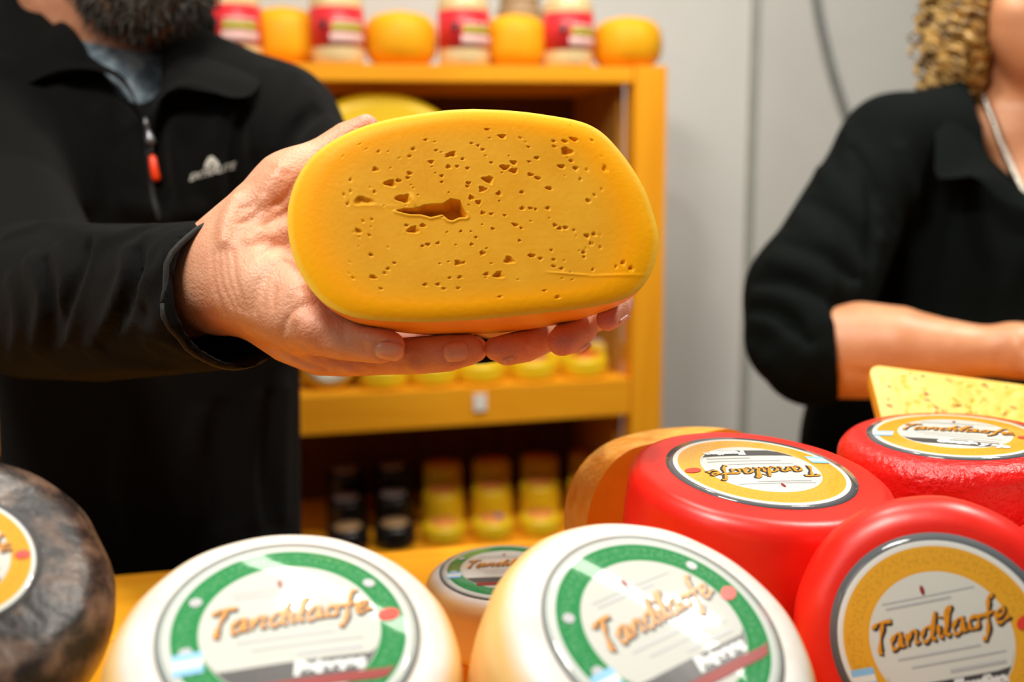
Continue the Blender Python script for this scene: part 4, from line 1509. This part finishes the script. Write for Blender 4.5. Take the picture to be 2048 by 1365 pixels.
# --- head, neck and the arms inside the jacket
hd = SDF()
hd.chain(pc((258, 190, 1.125, 118), (258, 60, 1.115, 110), (275, -60, 1.10, 112)), 0.03)
hd.chain(pc((195, -90, 1.13, 110), (148, 20, 1.14, 104), (135, 160, 1.145, 86)), 0.03)
hc = P(285, -190, 1.07)
hd.chain([(hc + np.array([0, 0.02, 0.03]), 0.088), (hc + np.array([0, 0.055, 0.035]), 0.086)], 0.03)
hd.chain([(hc + np.array([0, -0.02, -0.01]), 0.070), (P(286, -20, 1.03), 0.046)], 0.04)
hd.chain([(P(286, -20, 1.03), 0.040), (P(286, 8, 1.02), 0.030)], 0.03)
nb_ = hc + np.array([0, -0.088, 0.0])
hd.chain([(nb_ + np.array([0, .012, .02]), 0.010), (nb_ + np.array([0, -0.012, -0.03]), 0.013)], 0.012)
for s in (-1, 1):
    hd.chain([(nb_ + np.array([s * .012, .0, -.032]), 0.008), (nb_ + np.array([s * .015, .004, -.03]), 0.007)], 0.008)
    hd.chain([(hc + np.array([s * .022, -.078, .035]), 0.012), (hc + np.array([s * .048, -.062, .032]), 0.010)], 0.014)
    hd.chain([(hc + np.array([s * .031, -.082, .018]), 0.012), (hc + np.array([s * .033, -.084, .018]), 0.012)], 0.006, True)
    hd.chain([(hc + np.array([s * .083, .028, .02]), 0.016), (hc + np.array([s * .080, .022, -.028]), 0.011)], 0.006)
hd.chain([(hc + np.array([-.022, -.079, -.055]), 0.004), (hc + np.array([.022, -.079, -.055]), 0.004)], 0.008, True)
body = SDF()
body.chain(pc((258, 190, 1.125, 108), (275, 300, 1.14, 100)), 0.03)
body.chain(pc((30, 260, 1.10, 70), (250, 260, 1.15, 70), (500, 260, 1.13, 70)), 0.03)
body.chain([(P(290, 330, 1.15), 0.07), (P(300, 900, 1.13), 0.09)], 0.03)
body.chain(pc((-5, 255, 1.04, 62), (70, 605, .835, 70), (350, 590, .69, 82)), 0.03)
body.chain(pc((565, 240, 1.12, 58), (715, 520, 1.0, 66), (935, 592, .835, 66)), 0.03)
hd.union(body, 0.03)
b_ = np.array([P(a, b, d) for a in (-80, 960) for b in (-420, 960) for d in (.66, 1.28)])
V3, Q3 = sdf_mesh(hd, (-.72, .60, .95), (.02, 1.28, 1.90), 0.0055, smooth=2)
Vb = np.concatenate([V1, V2, V3])
Qb = np.concatenate([Q1, Q2 + len(V1), Q3 + len(V1) + len(V2)])
bo = fast_mesh('body', Vb, Qb, M['skin'])
pk = np.zeros(len(Vb))
for x, y, d, r, s in ((1108, 690, .585, 38, .9), (1204, 645, .585, 34, 1.0), (990, 694, .595, 34, .6), (770, 672, .575, 34, .35), (640, 660, .58, 26, .8), (900, 690, .59, 45, .25), (740, 240, .65, 30, .3)):
    c = P(x, y, d)
    pk += s * np.exp(-(((Vb - c) ** 2).sum(1)) / (r * d / FPX) ** 2)
add_attr(bo, 'pink', np.clip(pk, 0, 1))
man_child(bo)
setp(bo, 'head, neck, arms and hands with weathered skin')
bo.data.materials.append(M['skin_neck'])
mi = np.zeros(len(bo.data.polygons), np.int32)
nq = len(Q1) + len(Q2)
if len(mi) == len(Qb): mi[nq:] = 1
bo.data.polygons.foreach_set('material_index', mi)
for args in ((780, 703, -10, 60, 38), (912, 704, 8, 50, 42)):
    nl = nail(rh, *args, None); nl.parent = bo
for args in ((1017, 721, 200, 26, 15), (1168, 698, 215, 36, 13), (1249, 638, 215, 24, 10)):
    nl = nail(lh, *args, None); nl.parent = bo
for s in (-1, 1):
    V, Fc = lathe_vf([(0, .0115)] + [(.0115 * math.sin(a), .0115 * math.cos(a)) for a in np.linspace(.3, 2.8, 9)] + [(0, -.0115)], 18)
    e_ = mesh_obj('eye', [hc + np.array([s * .031, -.072, .018]) + np.array(v) for v in V], Fc, M['eye'])
    e_.parent = bo
    V, Fc = ell_vf(.0055, .0055, 0, 14)
    e2 = mesh_obj('iris', [hc + np.array([s * .031 + v[0], -.0842, .018 + v[1]]) for v in V], Fc, M['iris'])
    e2.parent = bo

# --- beard and hair
bd = SDF()
bd.chain([(P(210, -60, 1.06), .030), (P(222, -18, 1.035), .031), (P(286, 4, 1.012), .034), (P(355, -18, 1.035), .031), (P(372, -60, 1.06), .030)], 0.02)
bd.chain([(P(210, -60, 1.06), .025), (P(200, -150, 1.09), .022)], 0.02)
bd.chain([(P(372, -60, 1.06), .025), (P(382, -150, 1.09), .022)], 0.02)
bd.chain([(P(240, -78, .995), .012), (P(330, -78, .995), .012)], 0.02)
Vd, Qd = sdf_mesh(bd, P(286, 0, 1.05) - np.array([.12, .12, .06]), P(286, 0, 1.05) + np.array([.12, .12, .17]), 0.004)
core = [list(v) for v in Vd]
cf = [list(map(int, q)) for q in Qd]
Vn = []
sel = rng.choice(len(Vd), 3400)
for i in sel:
    p = Vd[i]
    g = bd.grad(p)
    if g[1] > 0.5: continue
    L_ = random.uniform(.010, .022)
    w_ = random.uniform(.0007, .0013)
    dirn = unit(g + np.array([0, 0, -0.55]) + rng.normal(0, .45, 3))
    side = unit(np.cross(dirn, rng.normal(0, 1, 3)))
    curl = unit(np.cross(dirn, side)) * random.uniform(-.006, .006)
    pts = [p - g * .002, p + dirn * L_ * .5 + curl, p + dirn * L_ * .85 + curl * .3 + np.array([0, 0, -.003])]
    b0 = len(core)
    s2 = np.cross(dirn, side)
    for q, ww in zip(pts, (1, .8, .15)):
        for an in (0, 2.09, 4.19):
            core.append(q + w_ * ww * (math.cos(an) * side + math.sin(an) * s2))
    for a in (0, 3):
        for k in range(3):
            cf.append([b0 + a + k, b0 + a + (k + 1) % 3, b0 + a + 3 + (k + 1) % 3, b0 + a + 3 + k])
bdo = mesh_obj('beard', core, cf, M['beard'])
man_child(bdo); setp(bdo, 'curly dark grizzled beard', kind='stuff')
hr = SDF()
hr.chain([(hc + np.array([0, .03, .052]), .092), (hc + np.array([0, .07, .02]), .088)], .03)
hr.half(hc + np.array([0, -.04, .05]), (0, -1, -.75))
Vd, Qd = sdf_mesh(hr, hc - .13, hc + np.array([.13, .2, .17]), .006)
man_child(fast_mesh('hair', Vd, Qd, M['hair']))

# --- t-shirt
ts = SDF()
ts.chain(pc((258, 110, 1.125, 128), (275, 220, 1.12, 150), (290, 420, 1.13, 150)), .02)
ts.half(P(250, 100, 1.05), unit(np.array([0.16, -0.25, 0.9])))
b_ = P(270, 250, 1.12)
Vd, Qd = sdf_mesh(ts, b_ - .14, b_ + .14, .004)
man_child(setp(fast_mesh('t_shirt', Vd, Qd, M['tshirt']), 'grey blue printed t-shirt showing in the open collar'))

# --- fleece jacket
jk = SDF()
jk.chain([(P(300, 345, 1.13), .168), (P(300, 600, 1.13), .172), (P(300, 1000, 1.13), .170), (P(300, 1260, 1.13), .172)], .05, sc=(P(300, 600, 1.13), (1, .66, 1)))
jk.chain(pc((250, 175, 1.13, 120), (425, 222, 1.13, 110), (558, 256, 1.12, 112)), .05)
jk.chain(pc((250, 185, 1.13, 112), (90, 222, 1.11, 116), (-10, 255, 1.05, 130)), .05)
jk.chain(pc((120, 330, 1.06, 100), (300, 420, 1.10, 150), (480, 330, 1.09, 95)), .06)
la = SDF()
la.chain(pc((558, 256, 1.12, 110), (636, 366, 1.07, 108), (715, 520, 1.0, 104), (860, 580, .88, 100), (985, 626, .775, 112)), .02)
la.half(P(975, 626, .782), unit(P(985, 626, .775) - P(860, 580, .88)))
ra = SDF()
ra.chain(pc((-10, 255, 1.04, 125), (10, 430, .95, 136), (68, 600, .83, 158), (200, 606, .752, 158), (330, 600, .695, 152), (470, 588, .642, 150), (520, 586, .622, 150)), .02)
# sleeve folds
RF = []
for pts, r in (([(20, 470), (120, 450), (210, 478), (300, 455)], 24), ([(210, 470), (160, 560), (140, 680)], 16), ([(255, 500), (250, 560), (215, 650)], 14),
               ([(300, 470), (290, 560), (240, 640), (180, 700)], 18), ([(345, 470), (325, 540), (265, 610)], 15), ([(360, 520), (345, 600), (300, 690)], 13),
               ([(350, 650), (320, 620), (300, 580)], 13), ([(370, 700), (330, 670), (290, 650)], 14), ([(60, 520), (90, 600), (70, 700)], 18),
               ([(20, 560), (40, 640), (30, 720)], 16), ([(110, 500), (130, 560), (120, 640)], 13), ([(330, 735), (240, 730), (140, 745)], 16)):
    RF.append((pts, r * .8, .012, False, 0.40))
for pts, r in (([(185, 490), (150, 580), (110, 680)], 12), ([(290, 500), (270, 590), (205, 690)], 11), ([(275, 500), (268, 560), (245, 620)], 9),
               ([(90, 520), (105, 600), (95, 690)], 11)):
    RF.append((pts, r * .9, .010, True, -0.10))
add_strokes(ra, RF)
cn = unit(P(470, 588, .642) - P(330, 600, .695))
ra.half(P(478, 588, .640), unit(cn + 0.10 * _U))
cav = SDF()
cav.chain(pc((560, 586, .605, 138), (470, 588, .642, 138), (425, 592, .660, 128)), .01)
ra.sub_sdf(cav, .004)
# chest and shoulder folds
jk.union(la, .03)
TF = []
for pts, r in (([(590, 150), (560, 210), (545, 300)], 16), ([(620, 180), (590, 230), (565, 310)], 13), ([(650, 235), (610, 270), (575, 330)], 13), ([(530, 140), (512, 210), (500, 300)], 12),
               ([(445, 230), (430, 300), (440, 400)], 14), ([(350, 250), (352, 330), (375, 420)], 9), ([(200, 230), (230, 330), (250, 420)], 18), ([(120, 180), (160, 280), (180, 400)], 16),
               ([(40, 190), (80, 290), (90, 400)], 20), ([(260, 260), (275, 340), (290, 420)], 10), ([(400, 420), (340, 425), (250, 405)], 12), ([(570, 780), (560, 900), (565, 1030)], 16),
               ([(520, 800), (500, 920), (510, 1040)], 15), ([(400, 830), (380, 930), (390, 1030)], 20), ([(260, 830), (250, 950), (265, 1060)], 20)):
    TF.append((pts, r * .95, .018, False, 0.42))
for pts, r in (([(635, 225), (600, 255), (565, 320)], 9), ([(480, 230), (470, 300), (480, 400)], 11),
               ([(310, 250), (318, 330), (330, 420)], 8), ([(540, 800), (530, 920), (540, 1050)], 10), ([(440, 820), (430, 920), (440, 1040)], 12)):
    TF.append((pts, r, .018, True, -0.1))
add_strokes(jk, TF)
vn = SDF()
vn.chain(pc((258, 30, 1.09, 120), (262, 110, 1.05, 78), (284, 205, 1.01, 26), (290, 236, 1.0, 7)), .01)
vn.chain(pc((258, 60, 1.16, 112), (258, 130, 1.13, 112)), .02)
jk.sub_sdf(vn, .006)
jk.union(ra, .02)
Vj, Qj = sdf_mesh(jk, (-.80, .50, .78), (.07, 1.32, 1.67), .0036, smooth=1)
jo = man_child(fast_mesh('fleece_jacket', Vj, Qj, M['fleece']))
setp(jo, 'black half zip fleece jacket with turned down collar')
jinv = man.matrix_basis.inverted()


def jchild(o, par=None):
    o.parent = par or jo
    return o


# sewn hem round the cuff, zip, pull, tab, logo
cpts = []
ring_c = P(476, 588, .641)
e1 = unit(np.cross(cn, np.array([0, 0, 1.0]))); e2 = np.cross(cn, e1)
for k in range(40):
    a = 2 * math.pi * k / 40
    lo_, hi_ = 0.02, 0.07
    dirv = math.cos(a) * e1 + math.sin(a) * e2
    tt = np.linspace(0.03, 0.062, 120)
    pp = ring_c - cn * 0.004 + dirv * tt[:, None]
    fv_ = ra(pp)
    i = np.where(fv_ < 0)[0]
    r_ = tt[i[-1]] if len(i) else 0.049
    cpts.append(ring_c - cn * 0.003 + dirv * (r_ - 0.0008))
V, Fc = tube_vf(cpts + [cpts[0]], .0019, 8)
jchild(mesh_obj('cuff_hem', V, Fc, M['fleece_edge']))
# collar flaps
A = [(356, 18, 1.075), (352, 60, 1.06), (344, 105, 1.04), (330, 150, 1.02), (312, 195, 1.005), (294, 236, .995)]
B1 = [(392, 12, 1.125), (425, 70, 1.125), (462, 108, 1.11), (500, 138, 1.075), (519, 165, 1.035), (497, 192, 1.012), (455, 193, 1.00), (400, 172, 1.0), (350, 172, .995), (318, 200, .993), (294, 236, .993)]
jchild(setp(patch_sheet('collar', A, B1, M['fleece'], None, 30, 14, 0.012, .005), 'turned back collar flap'))
A = [(20, -60, 1.11), (48, -8, 1.10), (80, 24, 1.085), (118, 58, 1.065), (158, 92, 1.045), (200, 126, 1.025), (244, 150, 1.01), (268, 190, 1.0), (286, 238, .995)]
B1 = [(-30, -75, 1.17), (-60, 40, 1.12), (-50, 120, 1.04), (-10, 165, 1.01), (41, 172, 1.0), (109, 142, .995), (164, 136, .993), (212, 143, .992), (246, 168, .992), (268, 200, .992), (285, 239, .992)]
jchild(setp(patch_sheet('collar', A, B1, M['fleece'], None, 30, 14, 0.012, .005), 'turned back collar flap'))
# collar standing behind the neck
cw = []
for k in range(25):
    a = math.radians(-5 + 150 * k / 24)
    c0 = P(262, 70, 1.12)
    cw.append(c0 + np.array([math.cos(a) * .078, math.sin(a) * .055 + .01, 0]))
Vc, Fcc = [], []
for k, p in enumerate(cw):
    for z_, o_ in ((-.07, 1.35), (-.02, 1.22), (.035, 1.15), (.035, 1.08), (-.02, 1.1), (-.07, 1.15)):
        q = P(262, 70, 1.12) + (p - P(262, 70, 1.12)) * o_
        Vc.append(q + np.array([0, 0, z_]))
for k in range(24):
    for j in range(6):
        Fcc.append([k * 6 + j, (k + 1) * 6 + j, (k + 1) * 6 + (j + 1) % 6, k * 6 + (j + 1) % 6])
jchild(setp(mesh_obj('collar', Vc, Fcc, M['fleece']), 'collar standing behind the neck'))


def strip(pts, w, f, m, nm, lift=.001, par=None):
    c = resample(catmull(pts, 6), 26)
    V2d, Fs = [], []
    for i, p in enumerate(c):
        t = c[min(i + 1, 25)] - c[max(i - 1, 0)]
        n_ = np.array([-t[1], t[0]]) / (np.linalg.norm(t) + 1e-9)
        V2d += [p + n_ * w / 2, p - n_ * w / 2]
    for i in range(25): Fs.append([2 * i, 2 * i + 1, 2 * i + 3, 2 * i + 2])
    return jchild(project_flat(nm, V2d, Fs, f, m, None, lift), par)


strip([(291, 240), (296, 300), (304, 380), (318, 440)], 9, jk, M['fleece_edge'], 'zip')


def pull(nm, pts, rads, m, flat=.5, push=.004):
    out = []
    for (x, y) in pts:
        h = jk.hit(x, y, .5, 1.5)
        d = np.dot(h - CAM, _F) if h is not None else 1.0
        out.append((x, y, d))
    dm = min(o[2] for o in out) - push
    P3 = [P(x, y, dm) for x, y, _ in out]
    V, Fc = tube_vf(P3, [r * dm / FPX for r in rads], 10)
    return jchild(mesh_obj(nm, V, Fc, m))


pull('zip_slider', [(290, 236), (292, 244), (294, 252), (295, 258)], [3, 6, 6, 3], M['zip_metal'])
pull('zip_pull', [(296, 258), (298, 266), (300, 276), (302, 286), (302, 290)], [4, 6, 9, 11, 6], M['zip_metal'])
pull('pull_cord', [(303, 288), (304, 300), (305, 314)], [3, 2.5, 3], M['fleece_edge'])
pull('pull_tab', [(304, 311), (305, 316), (308, 336), (312, 356), (313, 362)], [4, 7.5, 8.5, 9, 5], M['zip_tab'])
Vt, Ft = text_vf('EXTRALITE', 20.5, offset=0.35)
a = math.radians(15.5)
jchild(setp(project_flat('logo_lettering', [(425 + x * 0.93 * math.cos(a) + y * math.sin(a), 344 - (x * 0.93 * math.sin(a)) - y * math.cos(a)) for x, y, _ in Vt], Ft, jk, M['logo'], None), 'white logo lettering'))
em = [(408, 337), (411, 326), (417, 315), (424, 312), (431, 318), (437, 325), (440, 333), (434, 336), (428, 328), (424, 325), (420, 329), (418, 336)]
em2 = [(421, 337), (422, 331), (426, 330), (432, 337)]
V2d = em + em2
jchild(setp(project_flat('logo_emblem', V2d, [[0, 1, 2, 10, 11], [2, 3, 9, 10], [3, 4, 8, 9], [4, 5, 6, 7, 8], [12, 13, 14, 15]], jk, M['logo'], None), 'white mountain emblem'))

# trousers and shoes, standing on the floor behind the counter
tz = SDF()
mc = P(300, 900, 1.13)
tz.chain([((mc[0], mc[1], .96), .16), ((mc[0], mc[1], .80), .165)], .04, sc=(mc, (1, .66, 1)))
for s in (-1, 1):
    tz.chain([((mc[0] + s * .085, mc[1], .80), .090), ((mc[0] + s * .095, mc[1] - .01, .48), .066), ((mc[0] + s * .10, mc[1] + .02, .06), .055)], .03)
Vd, Qd = sdf_mesh(tz, (mc[0] - .24, mc[1] - .16, .0), (mc[0] + .24, mc[1] + .16, 1.1), .009)
man_child(fast_mesh('trousers', Vd, Qd, M['trousers']))
for s in (-1, 1):
    sh = SDF()
    sh.chain([((mc[0] + s * .10, mc[1] + .05, .045), .045), ((mc[0] + s * .11, mc[1] - .12, .036), .04)], .02)
    sh.half((0, 0, 0.0), (0, 0, -1))
    c_ = np.array([mc[0] + s * .105, mc[1] - .03, .04])
    Vd, Qd = sdf_mesh(sh, c_ - np.array([.08, .17, .06]), c_ + np.array([.08, .17, .08]), .006)
    man_child(fast_mesh('shoe', Vd, Qd, M['shoe']))

# ============================ the woman
wc = P(1990, 700, 1.36)
wom = empty('person', (wc[0], wc[1], 0), 'woman in black open necked shirt with sleeve pushed up to the elbow', 'person')
winv = wom.matrix_basis.inverted()


def wchild(o, par=None):
    o.parent = par or wom
    if par is None: o.matrix_parent_inverse = winv
    return o


ws_ = SDF()
# torso, shoulder and pushed-up sleeve
ws_.chain([(P(2040, 400, 1.36), .175), (P(2000, 640, 1.37), .215), (P(1960, 900, 1.38), .25), (P(1960, 1150, 1.38), .26)], .06, sc=(P(2000, 640, 1.37), (1, .62, 1)))
ws_.chain(pc((2045, 240, 1.36, 85), (1900, 262, 1.35, 82), (1782, 292, 1.32, 92)), .05)
ws_.chain(pc((2045, 240, 1.36, 85), (2200, 262, 1.35, 80), (2310, 292, 1.32, 92)), .05)
ws_.chain(pc((1782, 292, 1.32, 95), (1700, 430, 1.29, 104), (1622, 590, 1.23, 122)), .03)
sl = SDF()
sl.chain(pc((1622, 590, 1.23, 120), (1608, 672, 1.19, 118), (1625, 708, 1.17, 106), (1700, 706, 1.15, 98)), .03)
sl.half(P(1668, 706, 1.155), unit(np.array([1.0, -.25, .12])))
ws_.union(sl, .03)
ws_.chain(pc((2310, 292, 1.32, 95), (2400, 480, 1.28, 100), (2430, 640, 1.2, 105)), .03)
WF = []
for pts, r in (([(1690, 260), (1720, 340), (1760, 420)], 12), ([(1640, 340), (1700, 400), (1760, 480)], 14), ([(1590, 430), (1660, 480), (1720, 540)], 14), ([(1545, 520), (1620, 540), (1690, 590)], 14),
               ([(1510, 590), (1580, 600), (1640, 650)], 15), ([(1505, 640), (1560, 660), (1600, 720)], 13), ([(1530, 730), (1580, 700), (1640, 640)], 12), ([(1560, 770), (1600, 740), (1630, 700)], 11),
               ([(1500, 700), (1540, 720), (1590, 770)], 12), ([(1800, 300), (1830, 420), (1820, 520)], 14), ([(1740, 520), (1725, 560), (1690, 610)], 12)):
    WF.append((pts, r, .022, False, .62))
for pts, r in (([(1705, 300), (1750, 380), (1790, 450)], 9), ([(1620, 400), (1680, 440), (1740, 510)], 9), ([(1560, 480), (1640, 510), (1710, 560)], 9), ([(1515, 560), (1590, 570), (1660, 610)], 9),
               ([(1500, 620), (1560, 630), (1620, 690)], 9), ([(1740, 380), (1745, 480), (1730, 580)], 10)):
    WF.append((pts, r, .015, True, -.1))
add_strokes(ws_, WF)
wv = SDF()
wv.chain(pc((2045, 120, 1.30, 112), (2048, 230, 1.28, 95), (2062, 330, 1.24, 68), (2075, 450, 1.20, 24)), .01)
wv.chain(pc((2045, 120, 1.36, 100), (2045, 190, 1.36, 100)), .02)
ws_.sub_sdf(wv, .006)
Vd, Qd = sdf_mesh(ws_, (.24, 1.02, .86), (1.12, 1.60, 1.74), .0055, smooth=1)
wso = wchild(setp(fast_mesh('shirt', Vd, Qd, M['shirt_w']), 'black shirt with open collar and pushed up sleeve'))
# collar
A = [(1925, 172, 1.33), (1934, 205, 1.305), (1946, 255, 1.275), (1975, 312, 1.25), (2018, 362, 1.225), (2064, 420, 1.20)]
B1 = [(1882, 182, 1.33), (1870, 225, 1.275), (1870, 290, 1.245), (1872, 352, 1.225), (1910, 356, 1.215), (1952, 354, 1.21), (2000, 400, 1.205), (2062, 432, 1.198)]
wchild(setp(patch_sheet('collar', A, B1, M['shirt_w'], None, 26, 12, .008, .005), 'black shirt collar'), wso)
A2 = [(2 * 2070 - x, y, d) for x, y, d in A]; B2 = [(2 * 2070 - x, y, d) for x, y, d in B1]
wchild(setp(patch_sheet('collar', A2, B2, M['shirt_w'], None, 26, 12, .008, .005), 'black shirt collar'), wso)
# body: head, neck, chest, forearm with hand
wb = SDF()
wb.chain(pc((2052, 260, 1.355, 92), (2056, 130, 1.345, 80), (2066, 20, 1.34, 80)), .03)
wb.chain(pc((2045, 300, 1.35, 100), (2060, 420, 1.34, 110), (2060, 640, 1.37, 140)), .04)
wb.chain(pc((1900, 285, 1.35, 60), (2220, 285, 1.35, 60)), .04)
whc = P(2082, -60, 1.30)
wb.chain([(whc + np.array([0, .015, .03]), .078), (whc + np.array([0, .05, .03]), .078)], .03)
wb.chain([(whc + np.array([0, -.01, -.02]), .064), (P(2078, 108, 1.275), .042)], .04)
wb.chain([(P(2040, 60, 1.27), .034), (P(2040, 30, 1.265), .034)], .03)
nbw = whc + np.array([0, -.084, -.02])
wb.chain([(nbw + np.array([0, .02, .03]), .008), (nbw + np.array([0, -.008, -.012]), .011)], .012)
for s in (-1, 1):
    wb.chain([(nbw + np.array([s * .011, .004, -.014]), .007), (nbw + np.array([s * .013, .008, -.013]), .006)], .008)
    wb.chain([(whc + np.array([s * .029, -.072, .012]), .011), (whc + np.array([s * .031, -.074, .012]), .011)], .006, True)
wb.chain([(whc + np.array([-.02, -.070, -.072]), .0035), (whc + np.array([.02, -.070, -.072]), .0035)], .008, True)
wb.chain(pc((1782, 292, 1.32, 60), (1622, 620, 1.22, 74), (1640, 700, 1.17, 86), (1720, 696, 1.15, 92), (1790, 698, 1.13, 86), (1900, 702, 1.10, 62), (1990, 703, 1.08, 48), (2030, 702, 1.07, 50)), .03)
wb.chain(pc((1650, 742, 1.165, 50), (1780, 748, 1.14, 44), (1880, 738, 1.11, 34)), .02)
wb.chain(pc((2025, 700, 1.072, 46), (2085, 706, 1.06, 50), (2120, 700, 1.06, 46)), .02)
wb.chain(pc((2310, 292, 1.32, 60), (2420, 640, 1.2, 66), (2330, 720, 1.10, 60), (2220, 745, 1.05, 44), (2160, 755, 1.04, 48)), .03)
fgs = SDF()
for i, (y0, d0) in enumerate(((672, 1.045), (694, 1.038), (716, 1.04), (738, 1.05))):
    g_ = SDF(); g_.chain(pc((2115, y0 + 4, d0, 19), (2160, y0 + 8, d0 - .01, 17), (2190, y0 + 26, d0 - .005, 16), (2200, y0 + 44, d0 + .005, 13)), .006); wb.union(g_, .004)
g_ = SDF(); g_.chain(pc((2060, 730, 1.045, 26), (2100, 756, 1.03, 21), (2135, 768, 1.025, 17)), .01); wb.union(g_, .008)
add_strokes(wb, [([(2020, 672), (2000, 700), (2010, 730)], 5, .006, True, -.3), ([(2040, 660), (2035, 690), (2045, 720)], 7, .01, False, .6), ([(1690, 742), (1780, 752), (1880, 748)], 4, .008, True, -.2)])
Vd, Qd = sdf_mesh(wb, (.26, 1.0, .98), (1.10, 1.50, 1.95), .0045, smooth=2)
wbo = wchild(setp(fast_mesh('body', Vd, Qd, M['skin_w']), 'tanned skin of face, neck, forearm and hand'))
for s in (-1, 1):
    V, Fc = lathe_vf([(0, .011)] + [(.011 * math.sin(a), .011 * math.cos(a)) for a in np.linspace(.3, 2.8, 9)] + [(0, -.011)], 18)
    wchild(mesh_obj('eye', [whc + np.array([s * .030, -.063, .012]) + np.array(v) for v in V], Fc, M['eye']), wbo)
    V, Fc = ell_vf(.005, .005, 0, 14)
    wchild(mesh_obj('iris', [whc + np.array([s * .030 + v[0], -.0746, .012 + v[1]]) for v in V], Fc, M['iris']), wbo)
lp = SDF()
lp.chain([(whc + np.array([-.02, -.068, -.069]), .003), (whc + np.array([0, -.0735, -.067]), .005), (whc + np.array([.02, -.068, -.069]), .003)], .004)
lp.chain([(whc + np.array([-.018, -.068, -.075]), .003), (whc + np.array([0, -.073, -.078]), .006), (whc + np.array([.018, -.068, -.075]), .003)], .004)
Vd, Qd = sdf_mesh(lp, whc + np.array([-.03, -.09, -.09]), whc + np.array([.03, -.05, -.05]), .002)
wchild(fast_mesh('lips', Vd, Qd, M['lip']), wbo)
# hair: soft mass plus curled locks
wh = SDF()
wh.chain([(whc + np.array([0, .04, .055]), .090), (whc + np.array([0, .07, .02]), .095)], .03)
wh.half(whc + np.array([0, -.045, .05]), (0, -1, -.5))
for s in (-1, 1):
    q = lambda x, y, d: P(x, y, d) if s < 0 else P(2 * 2082 - x, y, d)
    wh.chain([(q(1985, -110, 1.33), .050), (q(1935, -10, 1.345), .050), (q(1912, 80, 1.35), .042), (q(1896, 150, 1.345), .028)], .03)
    wh.chain([(q(1985, -60, 1.37), .06), (q(1950, 100, 1.385), .05), (q(1935, 150, 1.385), .04)], .03)
Vd, Qd = sdf_mesh(wh, whc - np.array([.22, .12, .22]), whc + np.array([.22, .22, .18]), .006)
hv_ = [list(v) for v in Vd]; hf_ = [list(map(int, q)) for q in Qd]
for i in range(420):
    s = -1 if i % 4 else 1
    x = random.uniform(1868, 1968); y0 = random.uniform(-150, 130)
    d = random.uniform(1.285, 1.345)
    st = P(x if s < 0 else 2 * 2082 - x, y0, d)
    h_ = wh.hit(x if s < 0 else 2 * 2082 - x, y0, 1.1, 1.6, 160)
    if h_ is None: continue
    st = h_ + unit(CAM - h_) * random.uniform(-.002, .006)
    n_ = 16
    amp = random.uniform(.005, .012); fr_ = random.uniform(.7, 1.3); ph = random.random() * 6
    Lh = random.uniform(.035, .075)
    drift = np.array([s * random.uniform(-.1, .45), random.uniform(-.1, .1), -1.0])
    pts = [st + drift * Lh * k / (n_ - 1) + amp * np.array([math.cos(ph + fr_ * k), math.sin(ph + fr_ * k), 0.3 * math.cos(ph * 2 + fr_ * k)]) for k in range(n_)]
    if pts[-1][2] < P(1880, 200, 1.33)[2]: 
        zmin = P(1880, 196, 1.33)[2]
        pts = [np.array([p[0], p[1], max(p[2], zmin + .008 * math.sin(k))]) for k, p in enumerate(pts)]
    r0 = random.uniform(.0012, .0036)
    Vt, Ft = tube_vf(pts, [r0 * (0.5 + math.sin(math.pi * (k + .5) / n_)) for k in range(n_)], 5, len(hv_))
    hv_ += [list(v) for v in Vt]; hf_ += Ft
wchild(setp(mesh_obj('hair', hv_, hf_, M['blonde']), 'curly shoulder length blonde hair', kind='stuff'))
# necklace: flat silver links lying on the chest
npx = resample(catmull([(1962, 180), (1984, 236), (2004, 290), (2026, 342), (2050, 388), (2084, 420)], 8), 27)
nk = empty('necklace', tuple(P(2004, 290, 1.22)), 'silver chain necklace of flat links on the woman', 'necklace')
pv = []
for x, y in npx:
    h_ = wb.hit(x, y, 1.0, 1.5, 900)
    pv.append((h_ if h_ is not None else P(x, y, 1.24)) + unit(CAM - P(x, y, 1.2)) * .003)
for i in range(0, 26):
    a_, b__ = pv[i], pv[i + 1]
    V, Fc = tube_vf([a_, a_ * .8 + b__ * .2, a_ * .2 + b__ * .8, b__], [.003, .006, .006, .003], 8)
    world_child('link', V, Fc, M['silver'], nk)
wz = SDF()
wz.chain([((wc[0], wc[1], 1.0), .20), ((wc[0], wc[1], .82), .21)], .04, sc=(wc, (1, .66, 1)))
for s in (-1, 1):
    wz.chain([((wc[0] + s * .09, wc[1], .82), .095), ((wc[0] + s * .09, wc[1], .46), .066), ((wc[0] + s * .09, wc[1] + .02, .06), .05)], .03)
Vd, Qd = sdf_mesh(wz, (wc[0] - .28, wc[1] - .18, 0), (wc[0] + .28, wc[1] + .18, 1.12), .009)
wchild(fast_mesh('trousers', Vd, Qd, M['trousers']))
for s in (-1, 1):
    sh = SDF()
    sh.chain([((wc[0] + s * .09, wc[1] + .05, .042), .042), ((wc[0] + s * .10, wc[1] - .11, .033), .036)], .02)
    sh.half((0, 0, 0.0), (0, 0, -1))
    c_ = np.array([wc[0] + s * .095, wc[1] - .03, .04])
    Vd, Qd = sdf_mesh(sh, c_ - np.array([.08, .17, .06]), c_ + np.array([.08, .17, .08]), .006)
    wchild(fast_mesh('shoe', Vd, Qd, M['shoe']))
